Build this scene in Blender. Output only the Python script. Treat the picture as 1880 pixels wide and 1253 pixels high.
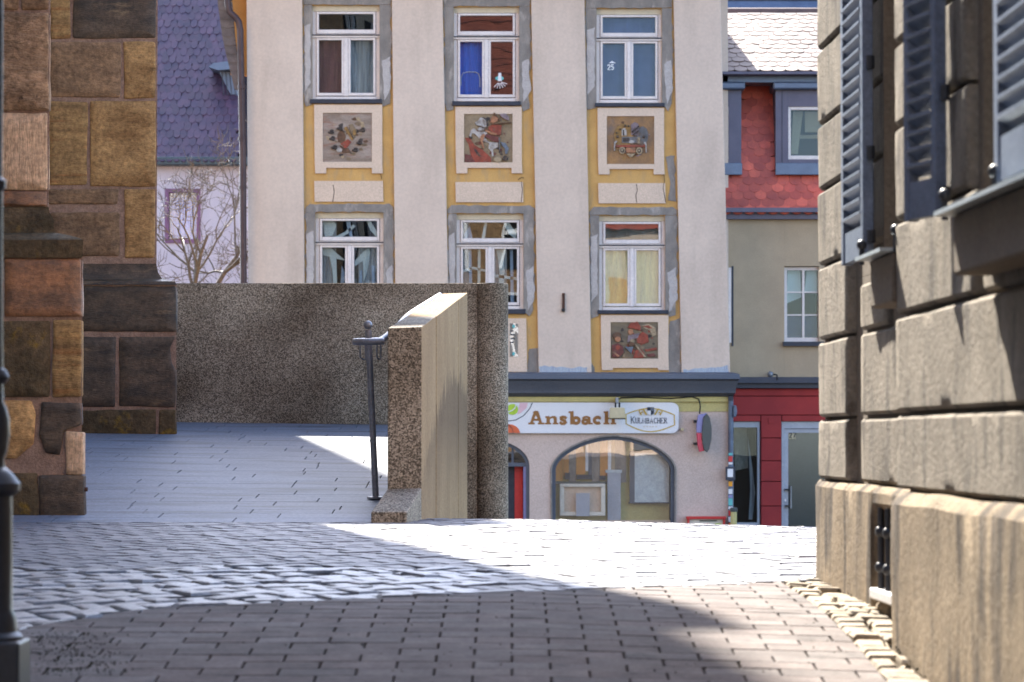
import bpy, bmesh, math, random
from mathutils import Vector, noise
random.seed(7)
for o in list(bpy.data.objects): bpy.data.objects.remove(o)
scene = bpy.context.scene
COL = scene.collection
R = math.radians
# ------------------------------------------------------------------ camera
F = 5168.0                      # focal length measured in photo pixels (1880 wide)
PITCH = math.atan(177.5 / F)
cam_d = bpy.data.cameras.new('camera'); cam = bpy.data.objects.new('camera', cam_d); COL.objects.link(cam)
cam_d.sensor_width = 36.0; cam_d.lens = 36.0 * F / 1880.0
cam_d.clip_start = 0.1; cam_d.clip_end = 3000
cam.rotation_euler = (math.pi / 2 + PITCH, 0, 0)
cam_d.dof.use_dof = True; cam_d.dof.focus_distance = 19.0; cam_d.dof.aperture_fstop = 7.1
scene.camera = cam
# ------------------------------------------------------------------ sky and sun
SUN_EL = R(42)
LDIR = Vector((0.255, -1.0, 0)).normalized() * math.cos(SUN_EL) + Vector((0, 0, -math.sin(SUN_EL)))
world = bpy.data.worlds.new('World'); scene.world = world; world.use_nodes = True
wn = world.node_tree; wn.nodes.clear()
sky = wn.nodes.new('ShaderNodeTexSky'); sky.sky_type = 'NISHITA'; sky.sun_disc = False
sky.sun_elevation = SUN_EL; sky.sun_rotation = math.atan2(-LDIR.x, -LDIR.y)
sky.air_density = 0.8; sky.dust_density = 0.8; sky.ozone_density = 0.8
bg = wn.nodes.new('ShaderNodeBackground'); bg.inputs[1].default_value = 0.15
wo = wn.nodes.new('ShaderNodeOutputWorld')
wn.links.new(sky.outputs[0], bg.inputs[0]); wn.links.new(bg.outputs[0], wo.inputs[0])
sd = bpy.data.lights.new('sun', 'SUN'); sd.energy = 4.0; sd.angle = R(0.53); sd.color = (1.0, 0.93, 0.82)
so = bpy.data.objects.new('sun', sd); COL.objects.link(so)
so.rotation_euler = LDIR.to_track_quat('-Z', 'Y').to_euler(); so.location = (-10, 40, 60)
vs = scene.view_settings; vs.view_transform = 'Standard'; vs.look = 'None'; vs.exposure = 2.45; vs.gamma = 1.0
vs.use_curve_mapping = False

# ------------------------------------------------------------------ helpers
def P(px, py, D, off=0.0):
    """world point where the sight line of photo pixel (px,py) meets the plane Y=D; off pulls it out of that plane"""
    vx = (px - 940.0) / F; vy = (626.5 - py) / F
    c, s = math.cos(PITCH), math.sin(PITCH)
    y = c - vy * s; z = s + vy * c
    k = D / y
    return Vector((vx * k, D - off, z * k))

WL = {}
def wl(o): return WL[o.name] if o is not None else Vector((0, 0, 0))

class MB:
    def __init__(self): self.v = []; self.f = []
    def add(self, vs, fs):
        n = len(self.v); self.v += [Vector(a) for a in vs]; self.f += [tuple(i + n for i in f) for f in fs]; return self
    def hexa(self, b, t):
        """b: four bottom corners, t: four top corners, counter-clockwise from above"""
        return self.add(list(b) + list(t), [(3, 2, 1, 0), (4, 5, 6, 7), (0, 1, 5, 4), (1, 2, 6, 5), (2, 3, 7, 6), (3, 0, 4, 7)])
    def box(self, x0, x1, y0, y1, z0, z1):
        return self.hexa([(x0, y0, z0), (x1, y0, z0), (x1, y1, z0), (x0, y1, z0)], [(x0, y0, z1), (x1, y0, z1), (x1, y1, z1), (x0, y1, z1)])
    def prism(self, front, back):
        n = len(front)
        self.add(list(front) + list(back), [tuple(range(n)), tuple(range(2 * n - 1, n - 1, -1))] +
                 [(i, i + n, (i + 1) % n + n, (i + 1) % n) for i in range(n)]); return self
    def fp(self, poly, D, o0, o1):
        """polygon in photo pixels on plane Y=D, thickness from o0 (back) to o1 (front)"""
        a = sum(poly[i][0] * poly[(i + 1) % len(poly)][1] - poly[(i + 1) % len(poly)][0] * poly[i][1] for i in range(len(poly)))
        if a > 0: poly = poly[::-1]
        return self.prism([P(x, y, D, o1) for x, y in poly], [P(x, y, D, o0) for x, y in poly])
    def fb(self, x0, y0, x1, y1, D, o0, o1): return self.fp([(x0, y0), (x1, y0), (x1, y1), (x0, y1)], D, o0, o1)
    def strip(self, pts, w, D, o0, o1, closed=False):
        n = len(pts); L = []; Rr = []
        for i in range(n):
            a = Vector(pts[i - 1] if (i > 0 or closed) else pts[i]); b = Vector(pts[(i + 1) % n] if (i < n - 1 or closed) else pts[i])
            d = (b - a); d = d.normalized() if d.length > 0 else Vector((1, 0)); nn = Vector((-d.y, d.x))
            wi = w[i] if isinstance(w, (list, tuple)) else w
            p = Vector(pts[i]); L.append(p + nn * wi / 2); Rr.append(p - nn * wi / 2)
        for i in range(n if closed else n - 1):
            j = (i + 1) % n
            self.fp([tuple(L[i]), tuple(L[j]), tuple(Rr[j]), tuple(Rr[i])], D, o0, o1)
        return self
    def tube(self, pts, r, n=8, cap=True):
        pts = [Vector(p) for p in pts]; rr = r if isinstance(r, (list, tuple)) else [r] * len(pts)
        base = len(self.v); up = None
        for i, p in enumerate(pts):
            d = (pts[min(i + 1, len(pts) - 1)] - pts[max(i - 1, 0)])
            d = d.normalized() if d.length > 1e-9 else Vector((0, 0, 1))
            if up is None: up = Vector((0, 0, 1)) if abs(d.z) < .9 else Vector((1, 0, 0))
            a = d.cross(up); a.normalize(); b = a.cross(d); b.normalize(); up = b
            for k in range(n):
                t = 2 * math.pi * k / n
                self.v.append(p + (a * math.cos(t) + b * math.sin(t)) * rr[i])
        for i in range(len(pts) - 1):
            for k in range(n):
                q = (k + 1) % n
                self.f.append((base + i * n + k, base + i * n + q, base + (i + 1) * n + q, base + (i + 1) * n + k))
        if cap:
            self.f.append(tuple(base + k for k in range(n - 1, -1, -1)))
            self.f.append(tuple(base + (len(pts) - 1) * n + k for k in range(n)))
        return self
    def lathe(self, c, prof, n=24):
        base = len(self.v)
        for r, z in prof:
            for k in range(n):
                t = 2 * math.pi * k / n; self.v.append(Vector((c[0] + r * math.cos(t), c[1] + r * math.sin(t), z)))
        for i in range(len(prof) - 1):
            for k in range(n):
                q = (k + 1) % n
                self.f.append((base + i * n + k, base + i * n + q, base + (i + 1) * n + q, base + (i + 1) * n + k))
        self.f.append(tuple(base + k for k in range(n - 1, -1, -1)))
        self.f.append(tuple(base + (len(prof) - 1) * n + k for k in range(n)))
        return self
    def ball(self, c, r, sx=1, sy=1, sz=1, n=12):
        prof = [(max(1e-4, r * math.sin(math.pi * i / 8)), -r * math.cos(math.pi * i / 8)) for i in range(9)]
        b = len(self.v); self.lathe((0, 0), prof, n)
        for i in range(b, len(self.v)): v = self.v[i]; self.v[i] = Vector((c[0] + v.x * sx, c[1] + v.y * sy, c[2] + v.z * sz))
        return self
    def build(self, name, mat, parent=None, smooth=False, bevel=0.0, seg=2, kind=None):
        c = sum(self.v, Vector()) / max(1, len(self.v))
        me = bpy.data.meshes.new(name)
        me.from_pydata([tuple(v - c) for v in self.v], [], self.f)
        bm = bmesh.new(); bm.from_mesh(me)
        bmesh.ops.recalc_face_normals(bm, faces=bm.faces)
        if bevel: bmesh.ops.bevel(bm, geom=[e for e in bm.edges if e.calc_face_angle(0) > .5], offset=bevel, segments=seg, affect='EDGES', clamp_overlap=True, profile=.5)
        bm.to_mesh(me); bm.free()
        me.materials.append(mat)
        if smooth:
            for p in me.polygons: p.use_smooth = True
            if smooth != 'all': me.set_sharp_from_angle(angle=R(40))
        o = bpy.data.objects.new(name, me); COL.objects.link(o); WL[o.name] = c
        o.parent = parent; o.location = c - wl(parent)
        if kind: o['kind'] = kind
        return o

def empty(name, loc, label, cat, group=None, parent=None):
    o = bpy.data.objects.new(name, None); COL.objects.link(o); WL[o.name] = Vector(loc)
    o.parent = parent; o.location = Vector(loc) - wl(parent); o.empty_display_size = .2
    if label: o['label'] = label; o['category'] = cat
    if group: o['group'] = group
    return o
def tag(o, label, cat, group=None):
    o['label'] = label; o['category'] = cat
    if group: o['group'] = group
    return o
def group_part(name, loc, parent): return empty(name, loc, None, None, parent=parent)

# ------------------------------------------------------------------ materials
def N(nt, t, **k):
    n = nt.nodes.new(t)
    for a, b in k.items(): setattr(n, a, b)
    return n
def pm(name, c1, c2=None, scale=3.0, rough=.85, bump=.0, bscale=None, stretch=(1, 1, 1), vary=.0, spec=.3, metal=0.0,
       c3=None, scale3=1.0, lo=.35, hi=.65, lo3=.55, hi3=.7, stretch3=(1, 1, 1), detail=6, coat=0.0, dist=0.01, tint=None, grain=.28, gscale=70):
    m = bpy.data.materials.new(name); m.use_nodes = True; nt = m.node_tree; b = nt.nodes['Principled BSDF']; L = nt.links.new
    b.inputs['Roughness'].default_value = rough; b.inputs['Specular IOR Level'].default_value = spec; b.inputs['Metallic'].default_value = metal
    if coat: b.inputs['Coat Weight'].default_value = coat
    g = N(nt, 'ShaderNodeNewGeometry')
    def tex(sc, st, det=detail, ro=.6):
        mp = N(nt, 'ShaderNodeMapping'); mp.inputs['Scale'].default_value = st; L(g.outputs['Position'], mp.inputs['Vector'])
        t = N(nt, 'ShaderNodeTexNoise'); t.inputs['Scale'].default_value = sc; t.inputs['Detail'].default_value = det; t.inputs['Roughness'].default_value = ro
        L(mp.outputs[0], t.inputs['Vector']); return t
    def ramp(src, a, bb, ca, cb):
        r = N(nt, 'ShaderNodeValToRGB'); r.color_ramp.elements[0].position = a; r.color_ramp.elements[1].position = bb
        r.color_ramp.elements[0].color = (*ca, 1); r.color_ramp.elements[1].color = (*cb, 1); L(src, r.inputs[0]); return r
    c2 = c2 or tuple(x * .85 for x in c1)
    r = ramp(tex(scale, stretch).outputs[0], lo, hi, c1, c2); col = r.outputs[0]
    if c3:
        f = ramp(tex(scale3, stretch3).outputs[0], lo3, hi3, (0, 0, 0), (1, 1, 1))
        mx = N(nt, 'ShaderNodeMix', data_type='RGBA'); L(f.outputs[0], mx.inputs[0]); L(col, mx.inputs[6]); mx.inputs[7].default_value = (*c3, 1); col = mx.outputs[2]
    if grain:
        gr = ramp(tex(gscale, (1, 1, 1), 4, .7).outputs[0], .3, .7, (1 - grain,) * 3, (1 + grain * .6,) * 3)
        mx = N(nt, 'ShaderNodeMix', data_type='RGBA', blend_type='MULTIPLY'); mx.inputs[0].default_value = 1; L(col, mx.inputs[6]); L(gr.outputs[0], mx.inputs[7]); col = mx.outputs[2]
    if vary:
        oi = N(nt, 'ShaderNodeObjectInfo'); mr = N(nt, 'ShaderNodeMapRange'); mr.inputs[3].default_value = 1 - vary; mr.inputs[4].default_value = 1 + vary
        L(oi.outputs['Random'], mr.inputs[0]); h = N(nt, 'ShaderNodeHueSaturation'); L(mr.outputs[0], h.inputs['Value']); L(col, h.inputs['Color']); col = h.outputs[0]
        if tint:
            m2 = N(nt, 'ShaderNodeMath', operation='MULTIPLY'); m2.inputs[1].default_value = 7.31; L(oi.outputs['Random'], m2.inputs[0])
            m3 = N(nt, 'ShaderNodeMath', operation='FRACT'); L(m2.outputs[0], m3.inputs[0])
            mx = N(nt, 'ShaderNodeMix', data_type='RGBA', blend_type='MULTIPLY'); L(m3.outputs[0], mx.inputs[0]); L(col, mx.inputs[6]); mx.inputs[7].default_value = (*tint, 1); col = mx.outputs[2]
    L(col, b.inputs['Base Color'])
    if bump:
        bp = N(nt, 'ShaderNodeBump'); bp.inputs['Strength'].default_value = bump; bp.inputs['Distance'].default_value = dist
        L(tex(bscale or scale * 6, stretch, 8, .65).outputs[0], bp.inputs['Height']); L(bp.outputs[0], b.inputs['Normal'])
    return m
def glass(name, fac=.25, rough=.0, wav=.0, wsc=2.0, tint=(1, 1, 1), stretch=(1, 1, 1)):
    m = bpy.data.materials.new(name); m.use_nodes = True; nt = m.node_tree; nt.nodes.clear(); L = nt.links.new
    out = N(nt, 'ShaderNodeOutputMaterial'); mx = N(nt, 'ShaderNodeMixShader'); t = N(nt, 'ShaderNodeBsdfTransparent'); gl = N(nt, 'ShaderNodeBsdfGlossy')
    t.inputs[0].default_value = (*tint, 1); gl.inputs['Roughness'].default_value = rough
    mx.inputs[0].default_value = fac; L(t.outputs[0], mx.inputs[1]); L(gl.outputs[0], mx.inputs[2]); L(mx.outputs[0], out.inputs[0])
    if wav:
        g = N(nt, 'ShaderNodeNewGeometry'); mp = N(nt, 'ShaderNodeMapping'); mp.inputs['Scale'].default_value = stretch; L(g.outputs['Position'], mp.inputs[0])
        n = N(nt, 'ShaderNodeTexNoise'); n.inputs['Scale'].default_value = wsc; n.inputs['Detail'].default_value = 1; L(mp.outputs[0], n.inputs['Vector'])
        bp = N(nt, 'ShaderNodeBump'); bp.inputs['Strength'].default_value = 1; bp.inputs['Distance'].default_value = wav
        L(n.outputs[0], bp.inputs['Height']); L(bp.outputs[0], gl.inputs['Normal'])
    return m
def aggregate(name, ca, cb, cc, dark_tint, streak=False):
    """washed concrete: fine speckle of light and dark grains over large damp patches"""
    m = bpy.data.materials.new(name); m.use_nodes = True; nt = m.node_tree; b = nt.nodes['Principled BSDF']; L = nt.links.new
    b.inputs['Roughness'].default_value = .9; b.inputs['Specular IOR Level'].default_value = .2
    g = N(nt, 'ShaderNodeNewGeometry')
    v0 = N(nt, 'ShaderNodeTexVoronoi'); v0.inputs['Scale'].default_value = 170 if streak else 150; L(g.outputs['Position'], v0.inputs['Vector'])
    v = N(nt, 'ShaderNodeSeparateColor'); L(v0.outputs['Color'], v.inputs[0])
    r = N(nt, 'ShaderNodeValToRGB'); e = r.color_ramp.elements; e[0].position = .12; e[0].color = (*ca, 1); e[1].position = .95; e[1].color = (*cc, 1)
    k = e.new(.5); k.color = (*cb, 1); L(v.outputs[0], r.inputs[0])
    mp = N(nt, 'ShaderNodeMapping'); mp.inputs['Scale'].default_value = (1, .35, .3) if streak else (1, 1, 1.4); L(g.outputs['Position'], mp.inputs[0])
    n = N(nt, 'ShaderNodeTexNoise'); n.inputs['Scale'].default_value = 4.5 if streak else 1.1; n.inputs['Detail'].default_value = 5; L(mp.outputs[0], n.inputs['Vector'])
    r2 = N(nt, 'ShaderNodeValToRGB'); r2.color_ramp.elements[0].position = .36; r2.color_ramp.elements[1].position = .62
    r2.color_ramp.elements[0].color = (*dark_tint, 1); r2.color_ramp.elements[1].color = (1, 1, 1, 1); L(n.outputs[0], r2.inputs[0])
    mx = N(nt, 'ShaderNodeMix', data_type='RGBA', blend_type='MULTIPLY'); mx.inputs[0].default_value = 1; L(r.outputs[0], mx.inputs[6]); L(r2.outputs[0], mx.inputs[7])
    col = mx.outputs[2]
    if streak:   # darker area on the lane side of the parapet, streaky upper edge, fading downwards
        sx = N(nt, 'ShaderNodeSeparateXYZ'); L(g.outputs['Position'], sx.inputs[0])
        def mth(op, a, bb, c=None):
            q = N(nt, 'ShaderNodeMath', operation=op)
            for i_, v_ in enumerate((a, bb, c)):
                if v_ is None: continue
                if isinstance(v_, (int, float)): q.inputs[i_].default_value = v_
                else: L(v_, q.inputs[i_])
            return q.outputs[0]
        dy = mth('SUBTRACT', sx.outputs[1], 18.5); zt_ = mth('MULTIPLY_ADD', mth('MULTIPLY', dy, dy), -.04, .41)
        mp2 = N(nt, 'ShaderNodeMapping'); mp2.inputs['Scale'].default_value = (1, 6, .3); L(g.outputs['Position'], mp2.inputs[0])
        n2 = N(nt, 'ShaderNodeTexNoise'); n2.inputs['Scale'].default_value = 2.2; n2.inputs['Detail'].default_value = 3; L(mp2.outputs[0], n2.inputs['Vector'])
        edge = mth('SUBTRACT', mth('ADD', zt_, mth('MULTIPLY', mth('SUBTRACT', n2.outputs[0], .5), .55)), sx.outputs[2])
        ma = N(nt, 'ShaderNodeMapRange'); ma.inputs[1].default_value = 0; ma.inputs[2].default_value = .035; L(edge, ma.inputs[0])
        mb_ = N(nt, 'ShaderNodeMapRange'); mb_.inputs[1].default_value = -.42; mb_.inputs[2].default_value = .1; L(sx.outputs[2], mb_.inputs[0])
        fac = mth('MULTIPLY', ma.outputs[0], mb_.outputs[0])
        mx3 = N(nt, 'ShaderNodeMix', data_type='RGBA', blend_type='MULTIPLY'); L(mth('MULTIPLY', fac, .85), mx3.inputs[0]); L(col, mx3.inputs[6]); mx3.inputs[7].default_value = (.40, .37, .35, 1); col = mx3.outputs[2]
    if streak:
        oi = N(nt, 'ShaderNodeObjectInfo'); mr = N(nt, 'ShaderNodeMapRange'); mr.inputs[3].default_value = .88; mr.inputs[4].default_value = 1.1
        L(oi.outputs['Random'], mr.inputs[0]); hs = N(nt, 'ShaderNodeHueSaturation'); L(mr.outputs[0], hs.inputs['Value']); L(col, hs.inputs['Color']); col = hs.outputs[0]
    L(col, b.inputs['Base Color'])
    bp = N(nt, 'ShaderNodeBump'); bp.inputs['Strength'].default_value = .6; bp.inputs['Distance'].default_value = .004; L(v.outputs[0], bp.inputs['Height']); L(bp.outputs[0], b.inputs['Normal'])
    return m
def paint(name, c, rough=.6, spec=.3): return pm(name, c, tuple(x * .9 for x in c), 8, rough, spec=spec, grain=.1, gscale=20)

M = {}
M['bed'] = pm('joint_sand', (.05, .042, .035), (.025, .022, .02), 30, .95)
M['paver'] = pm('paver_concrete', (.182, .160, .150), (.128, .113, .107), 9, .85, .3, 160, vary=.16, spec=.12, tint=(.98, .91, .89), c3=(.06, .055, .053), scale3=7, lo3=.56, hi3=.8, dist=.003)
M['sett'] = pm('sett_stone', (.17, .168, .178), (.11, .11, .12), 14, .5, .5, 60, vary=.22, spec=.3, dist=.006, tint=(.9, .93, 1))
M['cobble'] = pm('cobble_granite', (.20, .205, .22), (.12, .125, .14), 16, .38, .6, 50, vary=.25, spec=.5, dist=.008, tint=(.88, .94, 1))
M['gutter'] = pm('gutter_cobble', (.30, .245, .17), (.18, .14, .095), 16, .8, .6, 60, vary=.3, dist=.008)
M['slab'] = pm('granite_slab', (.195, .222, .27), (.138, .158, .196), 45, .6, .15, 200, vary=.06, spec=.22, c3=(.08, .083, .092), scale3=2.2, stretch3=(.5, 2.5, 1), lo3=.5, hi3=.72, dist=.002)
M['agg'] = aggregate('washed_concrete_wall', (.115, .097, .072), (.275, .232, .17), (.50, .435, .335), (.42, .38, .35))
M['agg_pier'] = aggregate('washed_concrete_pier', (.09, .078, .058), (.225, .195, .148), (.44, .385, .30), (.5, .46, .42))
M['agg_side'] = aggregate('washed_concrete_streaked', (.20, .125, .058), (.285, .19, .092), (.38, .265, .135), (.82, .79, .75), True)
M['mortar'] = pm('lime_mortar', (.37, .245, .175), (.25, .16, .115), 14, .95, .8, 70, dist=.01)
M['st_tan'] = pm('sandstone_tan', (.60, .36, .145), (.31, .17, .065), 3.2, .8, 1., 34, (1, 1, 2.4), .14, c3=(.11, .07, .04), scale3=3, stretch3=(.7, 1, 2), lo3=.58, hi3=.75, grain=.5, gscale=32)
M['st_ochre'] = pm('sandstone_banded_ochre', (.50, .30, .115), (.25, .145, .06), 2.6, .8, 1., 34, (1, 1, 7), .1, c3=(.36, .15, .05), scale3=3, stretch3=(.6, 1, 8), lo3=.55, hi3=.7, grain=.5, gscale=32)
M['st_brown'] = pm('sandstone_brown', (.33, .20, .105), (.16, .098, .055), 5, .8, 1., 34, (1, 1, 2), .15, grain=.5, gscale=32)
M['st_black'] = pm('sandstone_sooted', (.045, .034, .024), (.12, .082, .05), 4, .5, .6, 40, (1, 1, 3), .2, spec=.4, c3=(.22, .15, .08), scale3=5, stretch3=(.7, 1, 3), lo3=.6, hi3=.76, grain=.5, gscale=32)
M['st_pink'] = pm('sandstone_dressed_pink', (.72, .48, .29), (.52, .34, .20), 5, .85, .9, 22, (5, 1, .6), .1, grain=.5, gscale=32)
M['st_pit'] = pm('sandstone_pitted', (.52, .33, .19), (.27, .165, .09), 6, .9, 1., 28, (1, 1, 2.2), .1, c3=(.04, .025, .015), scale3=18, lo3=.64, hi3=.72, dist=.03, grain=.5, gscale=32)
M['st_rust'] = pm('sandstone_rusty', (.38, .17, .07), (.13, .07, .035), 4, .45, .6, 40, (1, 1, 2), .1, spec=.6, c3=(.33, .15, .06), scale3=4, lo3=.6, hi3=.75, grain=.5, gscale=32)
M['st_moss'] = pm('mossy_sandstone', (.07, .052, .027), (.14, .095, .048), 5, .85, .8, 30, vary=.1, c3=(.24, .145, .02), scale3=7, lo3=.58, hi3=.7, dist=.02, grain=.5, gscale=32)
M['plaster'] = pm('pilaster_render', (.60, .47, .375), (.55, .43, .345), 1.6, .9, .15, 45, c3=(.44, .345, .275), scale3=.8, stretch3=(2.2, 1, .45), lo3=.5, hi3=.78, dist=.005, grain=.09, gscale=20)
M['yellow'] = pm('yellow_ochre_render', (.57, .335, .115), (.49, .28, .095), 3, .9, .2, 60, c3=(.40, .27, .14), scale3=3, stretch3=(2, 1, .6), lo3=.52, hi3=.72)
M['cream'] = pm('cream_panel_render', (.64, .48, .36), (.59, .445, .335), 3, .9, .08, 60, c3=(.50, .385, .295), scale3=1.8, lo3=.6, hi3=.85)
M['grey_st'] = pm('weathered_window_stone', (.275, .238, .207), (.19, .165, .145), 5, .95, .8, 26, (1, 1, .6), c3=(.40, .345, .30), scale3=4, stretch3=(1.5, 1, .6), lo3=.56, hi3=.68, dist=.012)
M['patch'] = pm('pale_repair_mortar', (.46, .41, .38), (.40, .355, .33), 6, .95, .6, 30, dist=.01)
M['white_frame'] = pm('white_window_paint', (.72, .63, .58), (.63, .55, .52), 4, .5, .05, 60, c3=(.42, .38, .34), scale3=8, lo3=.68, hi3=.8)
M['head_board'] = paint('cream_head_board', (.55, .46, .33), .7)
M['slate'] = pm('dark_slate_sill', (.022, .024, .036), (.035, .037, .05), 10, .5)
M['corn'] = pm('slate_grey_cornice', (.075, .083, .105), (.10, .105, .125), 2, .6, .1, 40, (.3, 1, 1))
M['mauve'] = pm('shop_wall_render', (.56, .43, .36), (.50, .385, .325), 1.3, .9, .12, 50, c3=(.46, .34, .285), scale3=1.5, lo3=.56, hi3=.8)
M['pale_yellow'] = pm('pale_yellow_band', (.50, .42, .17), (.43, .36, .16), 2, .8)
M['dark'] = pm('dark_interior', (.012, .012, .015), (.008, .008, .01), 2, .9)
M['glass_w'] = glass('old_window_glass', .065, 0, .0016, 1.3, (.8, .85, .85))
M['glass_b'] = glass('dim_window_glass', .018, 0, .002, 1.5, (.8, .85, .85))
M['glass_s'] = glass('shop_window_glass', .12, 0, .0035, .9, (1, 1, 1), (1.6, 1, .5))
M['glass_d'] = glass('clear_pane', .12, 0, .004, 1.5, (.85, .88, .9))
M['curtain'] = pm('net_curtain', (.50, .47, .50), (.20, .19, .21), 9, .9, stretch=(3, 1, .15))
M['curt_dark'] = pm('dark_curtain', (.26, .10, .11), (.16, .065, .075), 9, .9, stretch=(3, 1, .2))
M['curt_blue'] = pm('blue_curtain', (.07, .20, .75), (.05, .14, .55), 9, .9, stretch=(4, 1, .1))
M['curt_yel'] = pm('pale_yellow_curtain', (.80, .72, .38), (.50, .52, .36), 5, .9, stretch=(2.5, 1, .3))
M['curt_navy'] = pm('navy_blind', (.095, .095, .23), (.065, .065, .16), 3, .7)
M['beige'] = pm('beige_house_render', (.43, .325, .215), (.37, .28, .185), 2, .9, .2, 90, c3=(.32, .245, .17), scale3=.8, lo3=.5, hi3=.8, dist=.004)
M['red'] = pm('red_shop_render', (.34, .035, .032), (.27, .028, .028), 2.5, .75, .1, 70, vary=.06)
M['red_dk'] = paint('red_joint', (.10, .012, .012), .9)
M['fascia'] = pm('dark_fascia', (.04, .043, .06), (.055, .055, .07), 3, .5)
M['alu'] = pm('grey_aluminium_frame', (.36, .37, .41), (.31, .32, .36), 4, .45, spec=.5)
M['door_g'] = pm('dark_green_grey_glass', (.018, .028, .03), (.024, .034, .036), 2, .15, spec=.6)
M['zinc'] = pm('blue_grey_zinc', (.10, .13, .19), (.075, .095, .145), 2.5, .4, spec=.6, metal=.3)
M['dormer'] = pm('slate_dormer_cladding', (.14, .125, .165), (.11, .10, .135), 2.5, .6)
M['tile_red'] = pm('red_clay_tile', (.62, .115, .06), (.46, .085, .05), 5, .5, .2, 60, vary=.28, spec=.5, tint=(.75, .65, .7), c3=(.20, .07, .05), scale3=1.6, stretch3=(2.2, 1, .5), lo3=.6, hi3=.76)
M['tile_sun'] = pm('glazed_clay_tile', (.13, .075, .058), (.09, .052, .042), 5, .5, .1, 60, vary=.2, spec=.25)
M['tile_far'] = pm('old_roof_tile', (.085, .036, .056), (.042, .022, .044), 4, .55, .2, 60, vary=.22, spec=.6)
M['batten'] = pm('roof_underlay', (.03, .022, .028), (.02, .015, .02), 3, .9)
M['far_wall'] = pm('pink_white_render', (.60, .50, .52), (.55, .46, .49), 2, .9)
M['purple'] = paint('purple_window_frame', (.22, .095, .17), .6)
M['green_g'] = paint('green_grey_gutter', (.07, .085, .09), .5)
M['pipe'] = pm('dark_copper_pipe', (.055, .033, .034), (.08, .048, .045), 5, .45, metal=.4)
M['orange'] = pm('orange_render', (.60, .27, .07), (.50, .22, .06), 3, .9)
M['verge'] = pm('weathered_verge_tile', (.17, .13, .115), (.11, .085, .08), 8, .8, .3, 50, vary=.15)
M['bark'] = pm('pale_bark', (.16, .115, .075), (.085, .06, .042), 14, .45, .4, 40)
M['steel'] = pm('brushed_steel_rail', (.26, .27, .29), (.19, .20, .215), 12, .4, metal=.35, spec=.5)
M['iron'] = pm('black_cast_iron', (.020, .022, .028), (.03, .032, .04), 12, .42, .1, 60, spec=.5)
M['rust'] = pm('rusty_iron', (.10, .04, .02), (.05, .025, .018), 20, .8)
M['ash'] = pm('ashlar_lane_house', (.285, .245, .195), (.205, .175, .137), 5, .9, 1., 55, (1, 1, .9), .08, c3=(.105, .09, .072), scale3=5, stretch3=(1.6, 1.6, .6), lo3=.5, hi3=.66, dist=.012)
M['ash_pl'] = pm('stained_plinth_render', (.31, .235, .15), (.195, .145, .09), 5, .9, 1., 50, (1, 1, .8), c3=(.075, .055, .037), scale3=4.2, stretch3=(1.7, 1.7, .38), lo3=.50, hi3=.60, dist=.012)
M['jamb'] = pm('taupe_jamb', (.19, .15, .11), (.16, .128, .095), 5, .9, .2, 60)
M['shutter'] = pm('blue_grey_shutter_paint', (.15, .19, .27), (.11, .145, .215), 12, .45, .15, 60, spec=.4)
M['zinc_l'] = pm('pale_zinc_sill', (.42, .48, .52), (.34, .39, .43), 12, .35, metal=.5)
M['signw'] = pm('white_sign_board', (.70, .68, .68), (.64, .63, .64), 1.5, .4, spec=.4)
M['brown_l'] = paint('brown_lettering', (.28, .125, .035), .5)
M['navy'] = paint('navy_print', (.02, .028, .045), .5)
M['gold'] = paint('gold_print', (.50, .33, .05), .45)
M['lime'] = paint('lime_print', (.38, .55, .05), .5)
M['pinkp'] = paint('pink_print', (.66, .42, .46), .5)
M['redp'] = paint('orange_red_print', (.62, .13, .05), .5)
M['black'] = paint('black_plastic', (.015, .015, .017), .5)
M['beige_m'] = paint('beige_metal', (.50, .42, .26), .5)
M['lilac'] = paint('lilac_light_box', (.24, .22, .40), .4)
M['redbox'] = paint('red_light_box', (.55, .06, .09), .4)
M['grey_g'] = paint('grey_green_panel', (.075, .08, .075), .4)
M['pipe_b'] = pm('blue_grey_drainpipe', (.12, .15, .20), (.09, .11, .155), 6, .5)
M['red_m'] = paint('red_enamel', (.52, .035, .03), .4)
M['cream_m'] = paint('cream_enamel', (.68, .62, .52), .4)
M['teal'] = paint('teal_sticker', (.12, .42, .40), .5)
M['orange_p'] = paint('orange_sticker', (.80, .34, .03), .5)
M['white_p'] = paint('white_sticker', (.72, .70, .70), .5)
M['moss'] = pm('dark_moss', (.02, .024, .012), (.035, .035, .018), 30, .95)
M['net'] = pm('torn_plastic_sheet', (.38, .42, .46), (.28, .30, .36), 14, .4, .6, 30, (3, 1, .6), dist=.02)
def flat(k, c, r=.7):
    c = tuple(.72 * x + .1 * y for x, y in zip(c, (.30, .19, .11))); M[k] = pm(k, c, tuple(x * .6 for x in c), 14, r, .4, 40, c3=(.14, .09, .06), scale3=9, lo3=.55, hi3=.72)
for k, c in dict(r_white=(.62, .55, .50), r_red=(.40, .07, .04), r_maroon=(.20, .05, .045), r_skin=(.56, .24, .12), r_dark=(.05, .04, .04), r_tan=(.32, .22, .13),
                 r_ochre=(.42, .23, .07), r_lilac=(.34, .25, .27), r_grey=(.19, .185, .19), r_brown=(.16, .075, .04), r_cream=(.55, .40, .24), r_blue=(.20, .24, .30)).items(): flat(k, c)
M['relief_a'] = pm('relief_ground_pinkish', (.35, .27, .22), (.22, .16, .12), 3, .8, .5, 30, (.6, 1, 2.5), c3=(.26, .12, .08), scale3=4, stretch3=(.5, 1, 3), lo3=.55, hi3=.7)
M['relief_b'] = pm('relief_ground_tan', (.28, .20, .12), (.20, .14, .085), 4, .8, .5, 30)
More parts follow.
